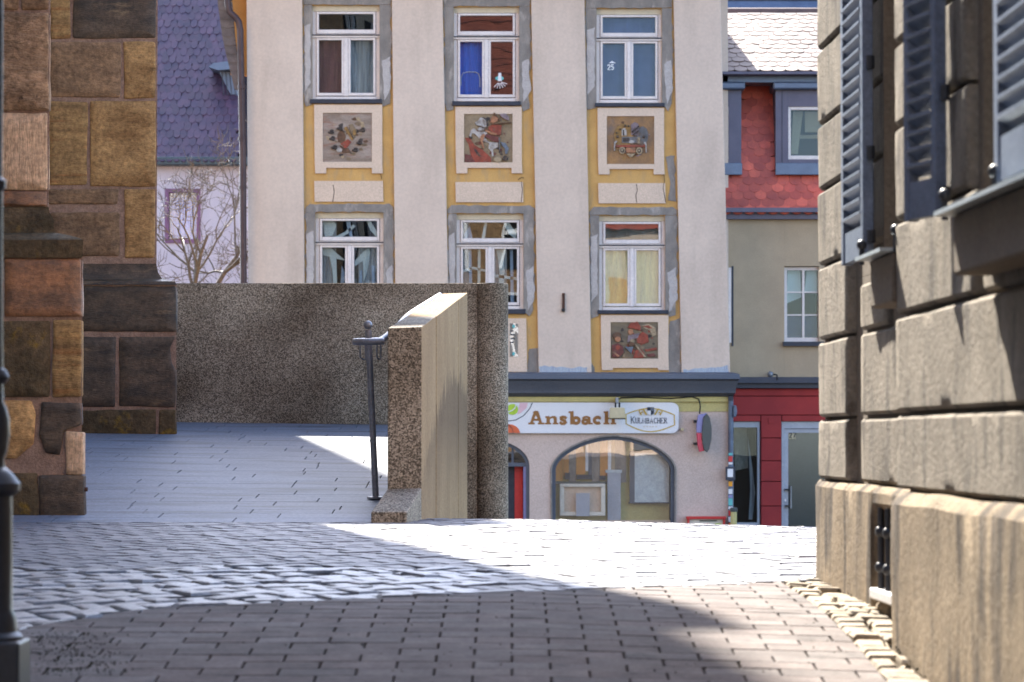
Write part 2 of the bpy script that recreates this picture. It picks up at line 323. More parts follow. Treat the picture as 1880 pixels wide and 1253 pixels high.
M['relief_c'] = pm('relief_ground_ochre', (.32, .17, .07), (.16, .10, .065), 3, .8, .5, 30, c3=(.14, .12, .115), scale3=2, lo3=.55, hi3=.75)
M['relief_d'] = pm('relief_ground_olive', (.20, .15, .095), (.13, .10, .07), 5, .8, .5, 30, (.6, 1, 2))
M['church'] = pm('pale_church_stone', (.55, .46, .36), (.42, .34, .26), 2, .9, .4, 20)
M['tile_dull'] = pm('dull_brown_tile', (.17, .05, .035), (.12, .036, .028), 3, .8)
M['drape_b'] = pm('blue_white_drape', (.42, .47, .60), (.30, .35, .50), 9, .9, stretch=(3, 1, .2))
# ------------------------------------------------------------------ ground
ZK = [(-400, -8), (-60, -4.6), (-10, -2.35), (0, -1.38), (5, -.83), (6, -.725), (7.2, -.605), (7.85, -.547), (8.7, -.497), (10.1, -.468), (12, -.44), (14, -.418),
      (15, -.432), (17, -.53), (20, -.75), (30, -1.5), (38, -2.0), (44, -2.1), (60, -2.12), (800, -2.12)]
def zc(d):
    if d <= ZK[0][0]: return ZK[0][1]
    for i in range(len(ZK) - 1):
        a, b = ZK[i], ZK[i + 1]
        if d <= b[0]:
            def sl(j):
                if j <= 0 or j >= len(ZK) - 1: return 0
                s1 = (ZK[j][1] - ZK[j - 1][1]) / (ZK[j][0] - ZK[j - 1][0]); s2 = (ZK[j + 1][1] - ZK[j][1]) / (ZK[j + 1][0] - ZK[j][0])
                return 0 if s1 * s2 <= 0 else 2 * s1 * s2 / (s1 + s2)
            h = b[0] - a[0]; t = (d - a[0]) / h
            return a[1] * (1 + 2 * t) * (1 - t) ** 2 + h * sl(i) * t * (1 - t) ** 2 + b[1] * t * t * (3 - 2 * t) + h * sl(i + 1) * t * t * (t - 1)
    return ZK[-1][1]
def zg(x, d): return zc(d) - .028 * max(0, min(x, 4)) * max(0, min(1, (22 - d) / 6))
def zr(x, d): return -.418 + .0757 * (d - 13.95) - .012 * (x + 2.4) * min(1, max(0, (d - 13.95) / 3))
def frange(a, b, s):
    n = max(1, round((b - a) / s)); return [a + (b - a) * i / n for i in range(n + 1)]
xs = [-600, -200, -60, -20, -8] + frange(-5, 5, .5) + [8, 20, 60, 200, 600]
ys = [-400, -150, -60, -30, -15, -6, -2] + frange(0, 5, 1) + frange(5.5, 24, .5) + [27, 30, 34, 38, 44, 50, 60, 90, 200, 400, 1200]
g = MB(); nx = len(xs)
for y in ys:
    for x in xs: g.v.append(Vector((x, y, zg(x, y) - .022)))
for j in range(len(ys) - 1):
    for i in range(nx - 1): g.f.append((j * nx + i, j * nx + i + 1, (j + 1) * nx + i + 1, (j + 1) * nx + i))
ground = g.build('ground', M['bed'], kind='structure', smooth='all')

def clip(poly, a, n):
    out = []
    for i in range(len(poly)):
        p, q = poly[i], poly[(i + 1) % len(poly)]
        dp = (p[0] - a[0]) * n[0] + (p[1] - a[1]) * n[1]; dq = (q[0] - a[0]) * n[0] + (q[1] - a[1]) * n[1]
        if dp >= 0: out.append(p)
        if dp * dq < 0:
            t = dp / (dp - dq); out.append((p[0] + (q[0] - p[0]) * t, p[1] + (q[1] - p[1]) * t))
    return out
def area(poly): return abs(sum(poly[i][0] * poly[(i + 1) % len(poly)][1] - poly[(i + 1) % len(poly)][0] * poly[i][1] for i in range(len(poly)))) / 2
def piece(mb, poly, zf, ch=.005, dz=0, tilt=(0, 0), thick=.05, dome=0.0):
    """a paving stone: chamfered prism over an arbitrary convex outline, following the ground"""
    if sum(poly[i][0] * poly[(i + 1) % len(poly)][1] - poly[(i + 1) % len(poly)][0] * poly[i][1] for i in range(len(poly))) < 0: poly = poly[::-1]
    n = len(poly); cx = sum(p[0] for p in poly) / n; cy = sum(p[1] for p in poly) / n
    def z(x, y): return zf(x, y) + dz + tilt[0] * (x - cx) + tilt[1] * (y - cy)
    rings = []
    r0 = [(x, y, z(x, y) - thick) for x, y in poly]; r1 = [(x, y, z(x, y) - ch - dome) for x, y in poly]
    def ins(k): return [(cx + (x - cx) * (1 - k / max(.02, math.hypot(x - cx, y - cy))), cy + (y - cy) * (1 - k / max(.02, math.hypot(x - cx, y - cy)))) for x, y in poly]
    r2 = [(x, y, z(x, y) - dome * .35) for x, y in ins(ch * 1.6 + dome * .6)]
    vs = r0 + r1 + r2; fs = []
    for k in range(2): fs += [(k * n + i, k * n + (i + 1) % n, (k + 1) * n + (i + 1) % n, (k + 1) * n + i) for i in range(n)]
    if dome:
        vs = vs + [(x, y, z(x, y)) for x, y in ins(.4 * min(math.hypot(p[0] - cx, p[1] - cy) for p in poly) + ch)]
        fs += [(2 * n + i, 2 * n + (i + 1) % n, 3 * n + (i + 1) % n, 3 * n + i) for i in range(n)]; fs.append(tuple(range(3 * n, 4 * n)))
    else: fs.append(tuple(range(2 * n, 3 * n)))
    return mb.add(vs, fs)
def gpt(px, py):
    """where a sight line meets the ground"""
    d = 6.0
    for _ in range(60):
        p = P(px, py, d); dz = p.z - zg(p.x, d)
        d *= 1 + max(-.1, min(.1, dz * .5)) if abs(dz) > 1e-4 else 1
    return (P(px, py, d).x, d)
BC = [gpt(x, y) for x, y in [(-200, 1185), (20, 1160), (100, 1143), (200, 1127), (300, 1116), (430, 1110), (560, 1104), (700, 1097), (850, 1091), (1000, 1085), (1250, 1076), (1400, 1070), (1490, 1066), (1600, 1062)]]
def bound(x):
    if x <= BC[0][0]: return BC[0][1], 0
    for a, b in zip(BC, BC[1:]):
        if x <= b[0]: return a[1] + (b[1] - a[1]) * (x - a[0]) / (b[0] - a[0]), (b[1] - a[1]) / (b[0] - a[0])
    return BC[-1][1], 0
def Xf(d): return 1.10 + .03 * (10.1 - d)
def Xn(d): return 1.091 + .03 * (8.0 - d)
def edgeX(d):  # line between pavers and gutter cobbles
    return .93 + (d - 9.9) * (-.012)
# concrete pavers in running bond
def in_frame(x, d, m=60):
    px = 940 + F * x / d; return -m < px < 1880 + m
rows = []
k = 0; d = 5.6
cand = []
while d < 10.2:
    x = -2.6 + (.1 if k % 2 else 0)
    while x < 1.2:
        poly = [(x + .003, d + .0006), (x + .197, d + .0006), (x + .197, d + .0994), (x + .003, d + .0994)]
        b, s = bound(x + .1); nrm = Vector((s, -1)).normalized()
        poly = clip(poly, (x + .1, b), (nrm.x, nrm.y))
        if poly: poly = clip(poly, (edgeX(d), d), (-1, .012))
        if len(poly) > 2 and area(poly) > .0016: cand.append((poly, d))
        x += .2
    d += .1; k += 1
vis = [c for c in cand if c[1] > 6.55 and in_frame(c[0][0][0], c[1])]
vis.sort(key=lambda c: c[1]); near = vis[:300]; nid = {id(c) for c in near}
stuff = MB()
for c in cand:
    dz = random.uniform(-.0012, .0012); t = (random.uniform(-.006, .006), random.uniform(-.008, .008))
    if id(c) in nid: piece(MB(), c[0], zg, .0022, dz, t).build('paver', M['paver'], ground)
    else: piece(stuff, c[0], zg, .0022, dz, t)
stuff.build('pavers', M['paver'], ground, kind='stuff')
# herringbone setts beyond the curved edge
A = R(-60); W = .085; LN = .17
ca, sa = math.cos(A), math.sin(A)
def herring():
    out = []
    for i in range(-100, 100):
        for j in range(-34, 35):
            bx = i * W + j * 4 * W; by = i * W
            out.append((bx, by, bx + LN, by + W)); out.append((bx + LN, by - W, bx + LN + W, by + W))
    return out
cand = []
seen = set()
for (u0, v0, u1, v1) in herring():
    key = (round(u0, 3), round(v0, 3), round(u1, 3), round(v1, 3))
    if key in seen: continue
    seen.add(key)
    gj = .0045
    q = [(u0 + gj, v0 + gj), (u1 - gj, v0 + gj), (u1 - gj, v1 - gj), (u0 + gj, v1 - gj)]
    uc, vc = (u0 + u1) / 2, (v0 + v1) / 2; wx, wy = uc * ca - vc * sa - .3, uc * sa + vc * ca + 11.5
    jj = .010 if wx < -.1 and wy < 10.4 - .4 * wx else .003
    q = [(u + random.uniform(-jj, jj), v + random.uniform(-jj, jj)) for u, v in q]
    poly = [(u * ca - v * sa - .3, u * sa + v * ca + 11.5) for u, v in q]
    cx = sum(p[0] for p in poly) / 4; cy = sum(p[1] for p in poly) / 4
    if cy < 7.2 or cy > 16.5 or cx < -3.6 or cx > 3.2: continue
    b, s = bound(max(-3, min(1.6, cx))); nrm = Vector((-s, 1)).normalized()
    if cx < 1.3: poly = clip(poly, (cx, b + .012), (nrm.x, nrm.y))
    if cx < -.64 and poly: poly = clip(poly, (0, 13.93), (0, -1))
    if len(poly) > 2 and cy < 10.14 and cx > .7: poly = clip(poly, (1.08, cy), (-1, 0))
    if len(poly) > 2 and area(poly) > .002: cand.append((poly, cy, cx))
def vis_s(c): return in_frame(c[2], c[1], 20) and c[1] < 14.2
vis = sorted([c for c in cand if vis_s(c)], key=lambda c: c[1]); nid = {id(c) for c in vis[:300]}
stuff = MB(); print('setts', len(cand), len(vis))
for c in cand:
    b, _ = bound(max(-3, min(1.6, c[2])))
    rough_zone = c[2] < -.1 and c[1] < b + 1.3 + .8 * max(0, -c[2] - .3)
    dz = random.gauss(0, .0016); t = (random.gauss(0, .010), random.gauss(0, .008))
    mb = MB() if id(c) in nid else stuff
    if rough_zone: piece(mb, c[0], zg, .005, dz + random.gauss(0, .003), (t[0] * 2.2, t[1] * 1.8), .06, .006)
    else: piece(mb, c[0], zg, .004, dz, t, .06)
    if mb is not stuff: mb.build('sett', M['cobble'] if rough_zone else M['sett'], ground)
stuff.build('setts', M['sett'], ground, kind='stuff')
# two rows of old cobbles along the foot of the lane house
stuff = MB(); d = 5.4
while d < 10.0:
    x = edgeX(d) + .006; dn = .07 + random.uniform(0, .04)
    wall = (Xf(d) if d > 7.95 else Xn(d) - .03) - .005
    while x < wall - .03:
        w = .065 + random.uniform(0, .04)
        if x + w > wall - .03: w = wall - x
        j = lambda: random.uniform(-.006, .006)
        po = [(x + .005 + j(), d + .005 + j()), (x + w - .005 + j(), d + .005 + j()), (x + w - .005 + j(), d + dn - .005 + j()), (x + .005 + j(), d + dn - .005 + j())]
        mb = MB() if d > 7.0 else stuff
        piece(mb, po, zg, .006, random.gauss(0, .003), (random.gauss(0, .03), random.gauss(0, .02)), .06, .004)
        if mb is not stuff: mb.build('cobble', M['gutter'], ground)
        x += w
    d += dn
if stuff.v: stuff.build('cobbles', M['gutter'], ground, kind='stuff')
# moss and grit in the joints beside the lamp post and the wall foot
mo = MB()
for _ in range(650):
    if random.random() < .62: px, py = random.choice([80, 110, 150, 200, 120]) + random.gauss(0, 22), random.choice([1168, 1182, 1200, 1218, 1232]) + random.gauss(0, 4)
    elif random.random() < .6:
        d = random.uniform(6.8, 9.9); x = (Xf(d) if d > 7.95 else Xn(d) - .03) - random.uniform(0, .03); px, py = 940 + F * x / d, 804 - zg(x, d) * F / d
    else: px, py = random.uniform(60, 1600), random.uniform(1090, 1245)
    if py < 1100 and px < 1300: continue
    x, d = gpt(px, py); r = random.uniform(.002, .0065); z = zg(x, d)
    if d < 5: continue
    mo.add([(x - r, d - r * .7, z - .004), (x + r, d - r * .6, z - .004), (x + r * .8, d + r, z - .004), (x - r * .7, d + r, z - .004), (x, d, z + r * .7)], [(0, 1, 4), (1, 2, 4), (2, 3, 4), (3, 0, 4)])
mo = mo.build('moss', M['moss'], kind='stuff'); tag(mo, 'dark moss and grit in the paving joints', 'moss')
# ------------------------------------------------------------------ ramp of long granite slabs
rp = MB(); rx = [-6, -4, -3, -2, -1.2, -.44]; ry = frange(13.95, 21.0, .7)
for y in ry:
    for x in rx: rp.v.append(Vector((x if x < -.5 else -.60 + .0264 * (y - 14.5) , y, zr(x, y) - .012)))
n = len(rx)
for j in range(len(ry) - 1):
    for i in range(n - 1): rp.f.append((j * n + i, j * n + i + 1, (j + 1) * n + i + 1, (j + 1) * n + i))
ramp = rp.build('ramp', M['bed'], kind='structure')
d = 13.955; w = .215
while d < 20.99:
    x = -3.6 - random.uniform(0, .5); d1 = min(d + w, 20.99)
    right = -.655 + .0264 * (d - 14.5)
    while x < right:
        l = random.choice([.42, .55, .6, .75, .9]); x1 = min(x + l, right)
        if right - x1 < .12: x1 = right
        if x1 > -3.2:
            e0 = random.choice([.0003, .0003, .0003, .004]); mb = MB(); piece(mb, [(x + .003, d + e0), (x1 - .003, d + e0), (x1 - .003, d1 - .0003), (x + .003, d1 - .0003)], zr, .0006, random.uniform(-.0004, .0004), (0, 0), .04)
            mb.build('slab', M['slab'], ramp)
        x = x1
    d += w
# ------------------------------------------------------------------ retaining wall with round pillar
bw = empty('retaining_wall', (-1.5, 21.1, 0), 'long speckled washed concrete wall across the top of the ramp with round end pillar', 'wall')
m = MB(); zt = 1.154
m.hexa([(-3.6, 21.0, -.4), (-.26, 21.0, -1.1), (-.26, 21.22, -1.1), (-3.6, 21.22, -.4)], [(-3.6, 21.0, zt), (-.26, 21.0, zt), (-.26, 21.22, zt), (-3.6, 21.22, zt)]); m.build('wall_panel', M['agg'], bw, bevel=.006)
m = MB(); m.lathe((-.15, 21.06), [(.122, -1.1), (.122, zt - .006), (.116, zt)], 40); m.build('round_pillar', M['agg_pier'], bw, smooth=True)
# ------------------------------------------------------------------ sloping ramp parapet of four panels
pp = empty('ramp_parapet', (-.55, 14.5, -.43), 'sloping concrete parapet with vertical joints and pale side beside the ramp', 'parapet')
def ptop(d): return .565 + (d - 14.5) * .0835
for i in range(4):
    a = 14.5 + i * 1.375 + (.007 if i else 0); b = 14.5 + (i + 1) * 1.375 - .007
    def xr_(d): return -.463 + .0264 * (d - 14.5)
    def xl_(d): return -.640 + .0264 * (d - 14.5)
    e = random.uniform(-.002, .002)
    m = MB(); m.hexa([(xl_(a), a, -1.2), (xr_(a) + e, a, -1.2), (xr_(b) + e, b, -1.2), (xl_(b), b, -1.2)], [(xl_(a), a, ptop(a)), (xr_(a) + e, a, ptop(a) + .006), (xr_(b) + e, b, ptop(b) + .006), (xl_(b), b, ptop(b))])
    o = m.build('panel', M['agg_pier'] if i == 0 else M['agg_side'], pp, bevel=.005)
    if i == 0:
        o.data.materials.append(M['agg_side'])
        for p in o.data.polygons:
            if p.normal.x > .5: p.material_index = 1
m = MB(); P0 = [P(681, 955, 13.9), P(747, 958, 13.9), P(774, 955, 14.49), P(711, 955, 14.49)]
T0 = [P(681, 940, 13.9), P(747, 940, 13.9), P(774, 896, 14.49), P(711, 898, 14.49)]
for p in P0: p.z = -.6
fb_ = m.hexa(P0, T0).build('foot_block', M['agg_pier'], pp, bevel=.008)
# ------------------------------------------------------------------ handrail
hr = empty('handrail', P(690, 915, 15.19), 'dark steel handrail with ball topped post and looped end beside the parapet', 'handrail')
D0 = 15.19; base = P(690, 915, D0); top = P(675.5, 597, D0)
MB().tube([base, base.lerp(top, .97)], .0175, 14).build('post', M['steel'], hr, smooth=True)
MB().lathe((base.x, base.y), [(.048, base.z - .002), (.048, base.z + .007), (.03, base.z + .010)], 20).build('base_plate', M['steel'], hr, smooth=True)
MB().ball(top, .024, n=16).build('ball_finial', M['steel'], hr, smooth='all')
def arc(c, r, a0, a1, n=8): return [(c[0] + r * math.cos(a0 + (a1 - a0) * i / n), c[1] + r * math.sin(a0 + (a1 - a0) * i / n)) for i in range(n + 1)]
zl = P(690, 627, 15.1).z
xl = P(664, 627, 15.1).x
path = [Vector((xl + .125, 14.99, zl - .004)), Vector((xl + .06, 14.98, zl - .006)), Vector((xl, 15.0, zl - .006)), Vector((xl - .03, 15.05, zl - .004)), Vector((xl - .035, 15.15, zl)), Vector((xl - .02, 15.26, zl + .004)), Vector((xl + .02, 15.32, zl + .008)),
        Vector((xl + .06, 15.38, zl + .012)), Vector((xl + .095, 15.5, zl + .025))]
for i in range(1, 20):
    d = 15.5 + i * .25; path.append(Vector((-.668 + .0264 * (d - 14.5), d, ptop(d) - .018 - .045 * math.exp(-(d - 15.5) / .5))))
sm = []
for i in range(len(path) - 1):
    p0, p1, p2, p3 = path[max(0, i - 1)], path[i], path[i + 1], path[min(len(path) - 1, i + 2)]
    for k in range(4):
        t = k / 4; sm.append(.5 * ((2 * p1) + (p2 - p0) * t + (2 * p0 - 5 * p1 + 4 * p2 - p3) * t * t + (3 * p1 - p0 - 3 * p2 + p3) * t ** 3))
MB().tube(sm, .0185, 12).build('rail', M['steel'], hr, smooth=True)
for (xa, xb) in ((661, 671), (692, 699)):
    a = P(xa, 632, 15.08); b = P(xa, 656, 15.08); c = P(xb, 660, 15.12); e = P(xb, 634, 15.12)
    MB().tube([a, b, b.lerp(c, .5) + Vector((0, 0, -.006)), c, e], .0045, 8).build('bracket', M['steel'], hr, smooth=True)
for d in (15.45, 16.9, 18.3):
    xw = -.640 + .0264 * (d - 14.5); zz = ptop(d) + (-.045 if d < 16 else -.03)
    MB().tube([(xw - .055, d, zz), (xw - .055, d, zz - .085), (xw + .005, d, zz - .09)], .006, 8).build('bracket', M['steel'], hr, smooth=True)
# ------------------------------------------------------------------ church buttresses
ch = empty('church', (-4, 18, -.4), 'old sandstone church with stepped buttresses of large weathered blocks', 'church')
def plan(xr, yf, back=3.0, xl=-6.0, sk=.42): return [(xl, yf), (xr, yf), (xr - sk * back, yf + back), (xl, yf + back)]
def loft(levels, mat, name, parent, **k):
    m = MB(); n = None
    for z, pl in levels:
        n = len(pl); m.v += [Vector((x, y, z)) for x, y in pl]
    for j in range(len(levels) - 1):
        for i in range(n): m.f.append((j * n + i, j * n + (i + 1) % n, (j + 1) * n + (i + 1) % n, (j + 1) * n + i))
    m.f.append(tuple(range(n - 1, -1, -1))); m.f.append(tuple((len(levels) - 1) * n + i for i in range(n)))
    return m.build(name, mat, parent, **k)
def zpx(y, D): return P(940, y, D).z
def xpx(x, D): return P(x, 804, D).x
def stone(parent, poly, D, mat, proud=.02, rough=.006, rnd=2.6):
    proud *= .62
    """a dressed stone: rounded outline in photo pixels on plane Y=D, front bulging and uneven"""
    cx = sum(p[0] for p in poly) / len(poly); cy = sum(p[1] for p in poly) / len(poly); seed = random.uniform(0, 100)
    pts = []
    n = len(poly)
    for i in range(n):
        a, b, c = Vector(poly[i - 1]), Vector(poly[i]), Vector(poly[(i + 1) % n])
        u = (a - b); v = (c - b); r = min(rnd * random.uniform(.6, 1.6), u.length * .4, v.length * .4); u.normalize(); v.normalize()
        pts += [b + u * r, b + (u + v) * r * .3, b + v * r]
        k = max(1, int((c - b).length / 26))
        for q in range(1, k): pts.append(b.lerp(c, q / k) + Vector((random.uniform(-1, 1), random.uniform(-1, 1))) * 1.1)
    m = MB(); K = len(pts)
    rings = [(1.0, -.06), (1.0, proud * .45), (.965, proud * .9), (.7, proud), (.35, proud)]
    for s, o in rings:
        for p in pts:
            if s > .9 and s < 1: q = p + (Vector((cx, cy)) - p).normalized() * 1.8
            elif s == 1.0: q = p
            else: q = Vector((cx, cy)) + (p - Vector((cx, cy))) * s
            w = P(q.x, q.y, D)
            w.y -= o + (rough * noise.noise(Vector((w.x * 9 + seed, w.z * 9, 0))) if o > 0 else 0)
            m.v.append(w)
    for j in range(len(rings) - 1):
        for i in range(K): m.f.append((j * K + i, j * K + (i + 1) % K, (j + 1) * K + (i + 1) % K, (j + 1) * K + i))
    m.f.append(tuple((len(rings) - 1) * K + i for i in range(K)))
    return m.build('stone', M[mat], parent, smooth='all')
def rect(x0, y0, x1, y1, j=1.5):
    q = lambda: random.uniform(-j, j)
    return [(x0 + q(), y0 + q()), (x1 + q(), y0 + q()), (x1 + q(), y1 + q()), (x0 + q(), y1 + q())]
# near buttress
DA = 14.42; DL = 14.30
b1 = group_part('buttress', (-2.8, 14.6, -.4), ch)
xu, xlw = xpx(87, DA), xpx(150, DL)
loft([(-.7, plan(xlw, DL)), (zpx(474, DL), plan(xlw, DL))], M['mortar'], 'core', b1)
loft([(zpx(380, DA), plan(xu, DA)), (11.0, plan(xu, DA)), (13.0, plan(xu - .5, DA + .9))], M['mortar'], 'core', b1)
lv = []
MS = {0: .98, .03: 1.0, .34: 1.0, .38: .9, .46: .5, .50: .22, .62: .14, .72: .16, .82: .10, .9: .02, 1: 0}
for t in MS:
    y = 474 - 96 * t
    s = MS[t]
    lv.append((zpx(y, DL), plan(xu + (xlw - xu) * s + .004, DA + (DL - DA) * s - .022, 2.9)))
o = loft(lv, M['st_moss'], 'moulding', b1, smooth=True)
for r_, mt, pr in [((-230, -30, 35, 18), 'st_brown', .02), ((39, -30, 89, 19), 'st_brown', .02), ((-230, 25, 90, 203), 'st_pit', .03), ((-230, 208, 88, 348), 'st_pink', .025), ((-230, 352, 86, 378), 'st_rust', .025)]:
    stone(b1, rect(*r_), DA, mt, pr, .014)
for po, mt in [(rect(8, 476, 150, 583), 'st_rust'), (rect(-230, 476, 2, 583), 'st_brown'), (rect(-230, 589, 92, 728), 'st_moss'), (rect(98, 589, 150, 730), 'st_ochre'), ([(-230, 737), (58, 736), (66, 760), (62, 815), (30, 842), (-230, 850)], 'st_tan'),
               ([(76, 738), (148, 740), (150, 780), (118, 792), (110, 836), (84, 832), (72, 800)], 'st_black'), (rect(121, 793, 152, 872), 'st_pink'), (rect(-230, 869, 70, 952), 'st_moss'), (rect(73, 872, 155, 954, 1), 'st_black')]:
    stone(b1, po, DL, mt, .022, .012)
p = P(157, 899, DL); MB().tube([p + Vector((-.06, .02, 0)), p + Vector((.008, .02, 0))], .011, 10).build('iron_pin', M['rust'], b1)
# buttress further up the ramp
DB = 19.8; DBU = 19.92
b2 = group_part('buttress', (-2.8, 20, 0), ch)
xlw2, xu2 = xpx(323, DB), xpx(286, DBU)
loft([(-.6, plan(xlw2, DB)), (zpx(522, DB), plan(xlw2, DB))], M['mortar'], 'core', b2)
loft([(zpx(486, DBU), plan(xu2, DBU)), (9.9, plan(xu2, DBU)), (10.05, plan(xu2 + .2, DBU)), (10.45, plan(xu2 + .2, DBU)), (11.2, plan(xu2 - .6, DBU + .6))], M['mortar'], 'core', b2)
lv = []
for t in [0, .15, .3, .45, .6, .75, .9, 1]:
    s = (1 - math.sqrt(max(0, 1 - (1 - t) ** 2))) if t > .15 else 1 - t * .6
    lv.append((zpx(523 - 40 * t, DB), plan(xu2 + (xlw2 - xu2) * s + .003, DBU + (DB - DBU) * s - .02, 2.9)))
loft(lv, M['st_black'], 'moulding', b2, smooth=True)
for r_, mt in [((92, -30, 129, 72), 'st_ochre'), ((135, -30, 286, 71), 'st_black'), ((92, 78, 221, 178), 'st_brown'), ((228, 78, 286, 181), 'st_tan'), ((90, 187, 160, 339), 'st_ochre'), ((167, 186, 286, 342), 'st_tan'),
               ((80, 348, 217, 374), 'st_brown'), ((92, 391, 219, 470), 'st_brown'), ((228, 348, 285, 474), 'st_tan')]:
    stone(b2, rect(*r_), DBU, mt, .02, .01)
for po, mt in [(rect(140, 525, 324, 610), 'st_black'), (rect(140, 619, 212, 746), 'st_black'), ([(219, 619), (322, 618), (312, 640), (316, 668), (323, 680), (322, 748), (219, 746)], 'st_black'), (rect(140, 753, 287, 803), 'st_moss'), (rect(291, 752, 323, 801), 'st_moss')]:
    stone(b2, po, DB, mt, .02, .012)
# body of the church behind the buttresses (left of the picture) whose height casts the shade
m = MB()
def blk(pl, z0, z1): m.add([(x, y, z0) for x, y in pl] + [(x, y, z1) for x, y in pl], [tuple(range(len(pl) - 1, -1, -1)), tuple(range(len(pl), 2 * len(pl)))] + [(i, (i + 1) % len(pl), (i + 1) % len(pl) + len(pl), i + len(pl)) for i in range(len(pl))])
blk([(-16, 15.5), (-4.0, 15.5), (-3.75, 20.6), (-3.5, 22.8), (-5.9, 32), (-16, 34)], -2, 14.0); m.build('wall', M['church'], ch)
m = MB(); blk([(-16, 15.4), (-3.95, 15.4), (-3.6, 20.6), (-3.28, 22.8), (-5.7, 32.2), (-16, 34.2)], 14.3, 18); m.build('upper_wall', M['church'], ch)
m = MB(); blk([(-16, -8), (-3.4, -8), (-3.3, 13.0), (-16, 13.0)], -4, 8.5); m.build('side_wall', M['church'], ch)  # unseen pale wall added near the viewpoint to block sky and bounce light
for i in range(5):
    t0, t1 = (i + .18) / 5, (i + .82) / 5; A_, B_ = Vector((-3.5, 22.8)), Vector((-5.9, 32)); nv = Vector((9.2, 2.4)).normalized()
    lw = group_part('lancet_window', (-4.5, 27, 2), ch)
    def lb_(ta, tb, za, zb, o0, o1, nm, mt):
        m = MB(); a_, b2_ = A_.lerp(B_, t0 + (t1 - t0) * ta), A_.lerp(B_, t0 + (t1 - t0) * tb); q = [a_ + nv * o0, a_ + nv * o1, b2_ + nv * o1, b2_ + nv * o0]
        m.hexa([(p.x, p.y, za) for p in q], [(p.x, p.y, zb) for p in q]); m.build(nm, M[mt], lw)
    lb_(0, 1, 2.0, 11, 0, .02, 'pane', 'dark'); lb_(.31, .36, 2.0, 11, .02, .1, 'mullion', 'signw'); lb_(.64, .69, 2.0, 11, .02, .1, 'mullion', 'signw')
    for z in (4, 6.2, 8.4): lb_(0, .3, z, z + .12, .02, .09, 'bar', 'signw'); lb_(.37, .63, z + .4, z + .52, .02, .09, 'bar', 'signw'); lb_(.70, 1, z, z + .12, .02, .09, 'bar', 'signw')
m = MB(); blk([(-9, 30), (-4.08, 30), (-4.6, 31.6), (-9, 33)], -2, 14.8); m.build('buttress_wall', M['st_brown'], ch)
m = MB(); m.add([(-16, 15, 17.9), (-3.9, 15, 17.9), (-3.55, 20.7, 17.9), (-5.8, 32.3, 17.9), (-16, 34, 17.9), (-11, 20, 27), (-11, 28, 27)], [(0, 1, 5), (1, 2, 5), (2, 3, 6, 5), (3, 4, 6), (4, 0, 5, 6), (4, 3, 2, 1, 0)]); m.build('roof', M['tile_far'], ch)
# ------------------------------------------------------------------ cast iron lamp post at the left edge
DP = 6.4; sP = F / DP; ax = xpx(-14, DP)
lp = empty('lamp_post', (ax, DP, zg(ax, DP)), 'dark cast iron lamp post with stepped base cut off at the left edge', 'lamp post')
def rr_(e): return (e + 14) / sP
def zz_(y): return zpx(y, DP)
m = MB(); r = rr_(48); m.hexa([(ax - r, DP - r, zg(ax, DP) - .02), (ax + r, DP - r, zg(ax, DP) - .02), (ax + r, DP + r, zg(ax, DP) - .02), (ax - r, DP + r, zg(ax, DP) - .02)], [(ax - r, DP - r, zz_(1175)), (ax + r, DP - r, zz_(1175)), (ax + r, DP + r, zz_(1175)), (ax - r, DP + r, zz_(1175))]); m.build('plinth', M['iron'], lp, bevel=.006)
MB().lathe((ax, DP), [(rr_(e), zz_(y)) for e, y in [(44, 1176), (44, 1168), (34, 1160), (32, 1135), (28, 1125), (25, 1118), (24, 1000), (23, 912), (28, 908), (37, 900), (38, 888), (30, 878), (22, 868), (10, 858)]], 28).build('shaft', M['iron'], lp, smooth=True)
MB().lathe((ax, DP), [(rr_(e), zz_(y)) for e, y in [(9, 858), (8, 845), (13, 830), (18, 800), (17, 770), (12, 750), (6, 738), (5, 705), (12, 700), (16, 692), (12, 682), (5, 676), (3, 560), (2, 350), (8, 346), (8, 332), (1, 326), (0, -400)]], 28).build('column', M['iron'], lp, smooth=True)
MB().lathe((ax, DP), [(.03, zz_(-400)), (.16, zz_(-430)), (.2, zz_(-700)), (.05, zz_(-760))], 8).build('lantern', M['iron'], lp)
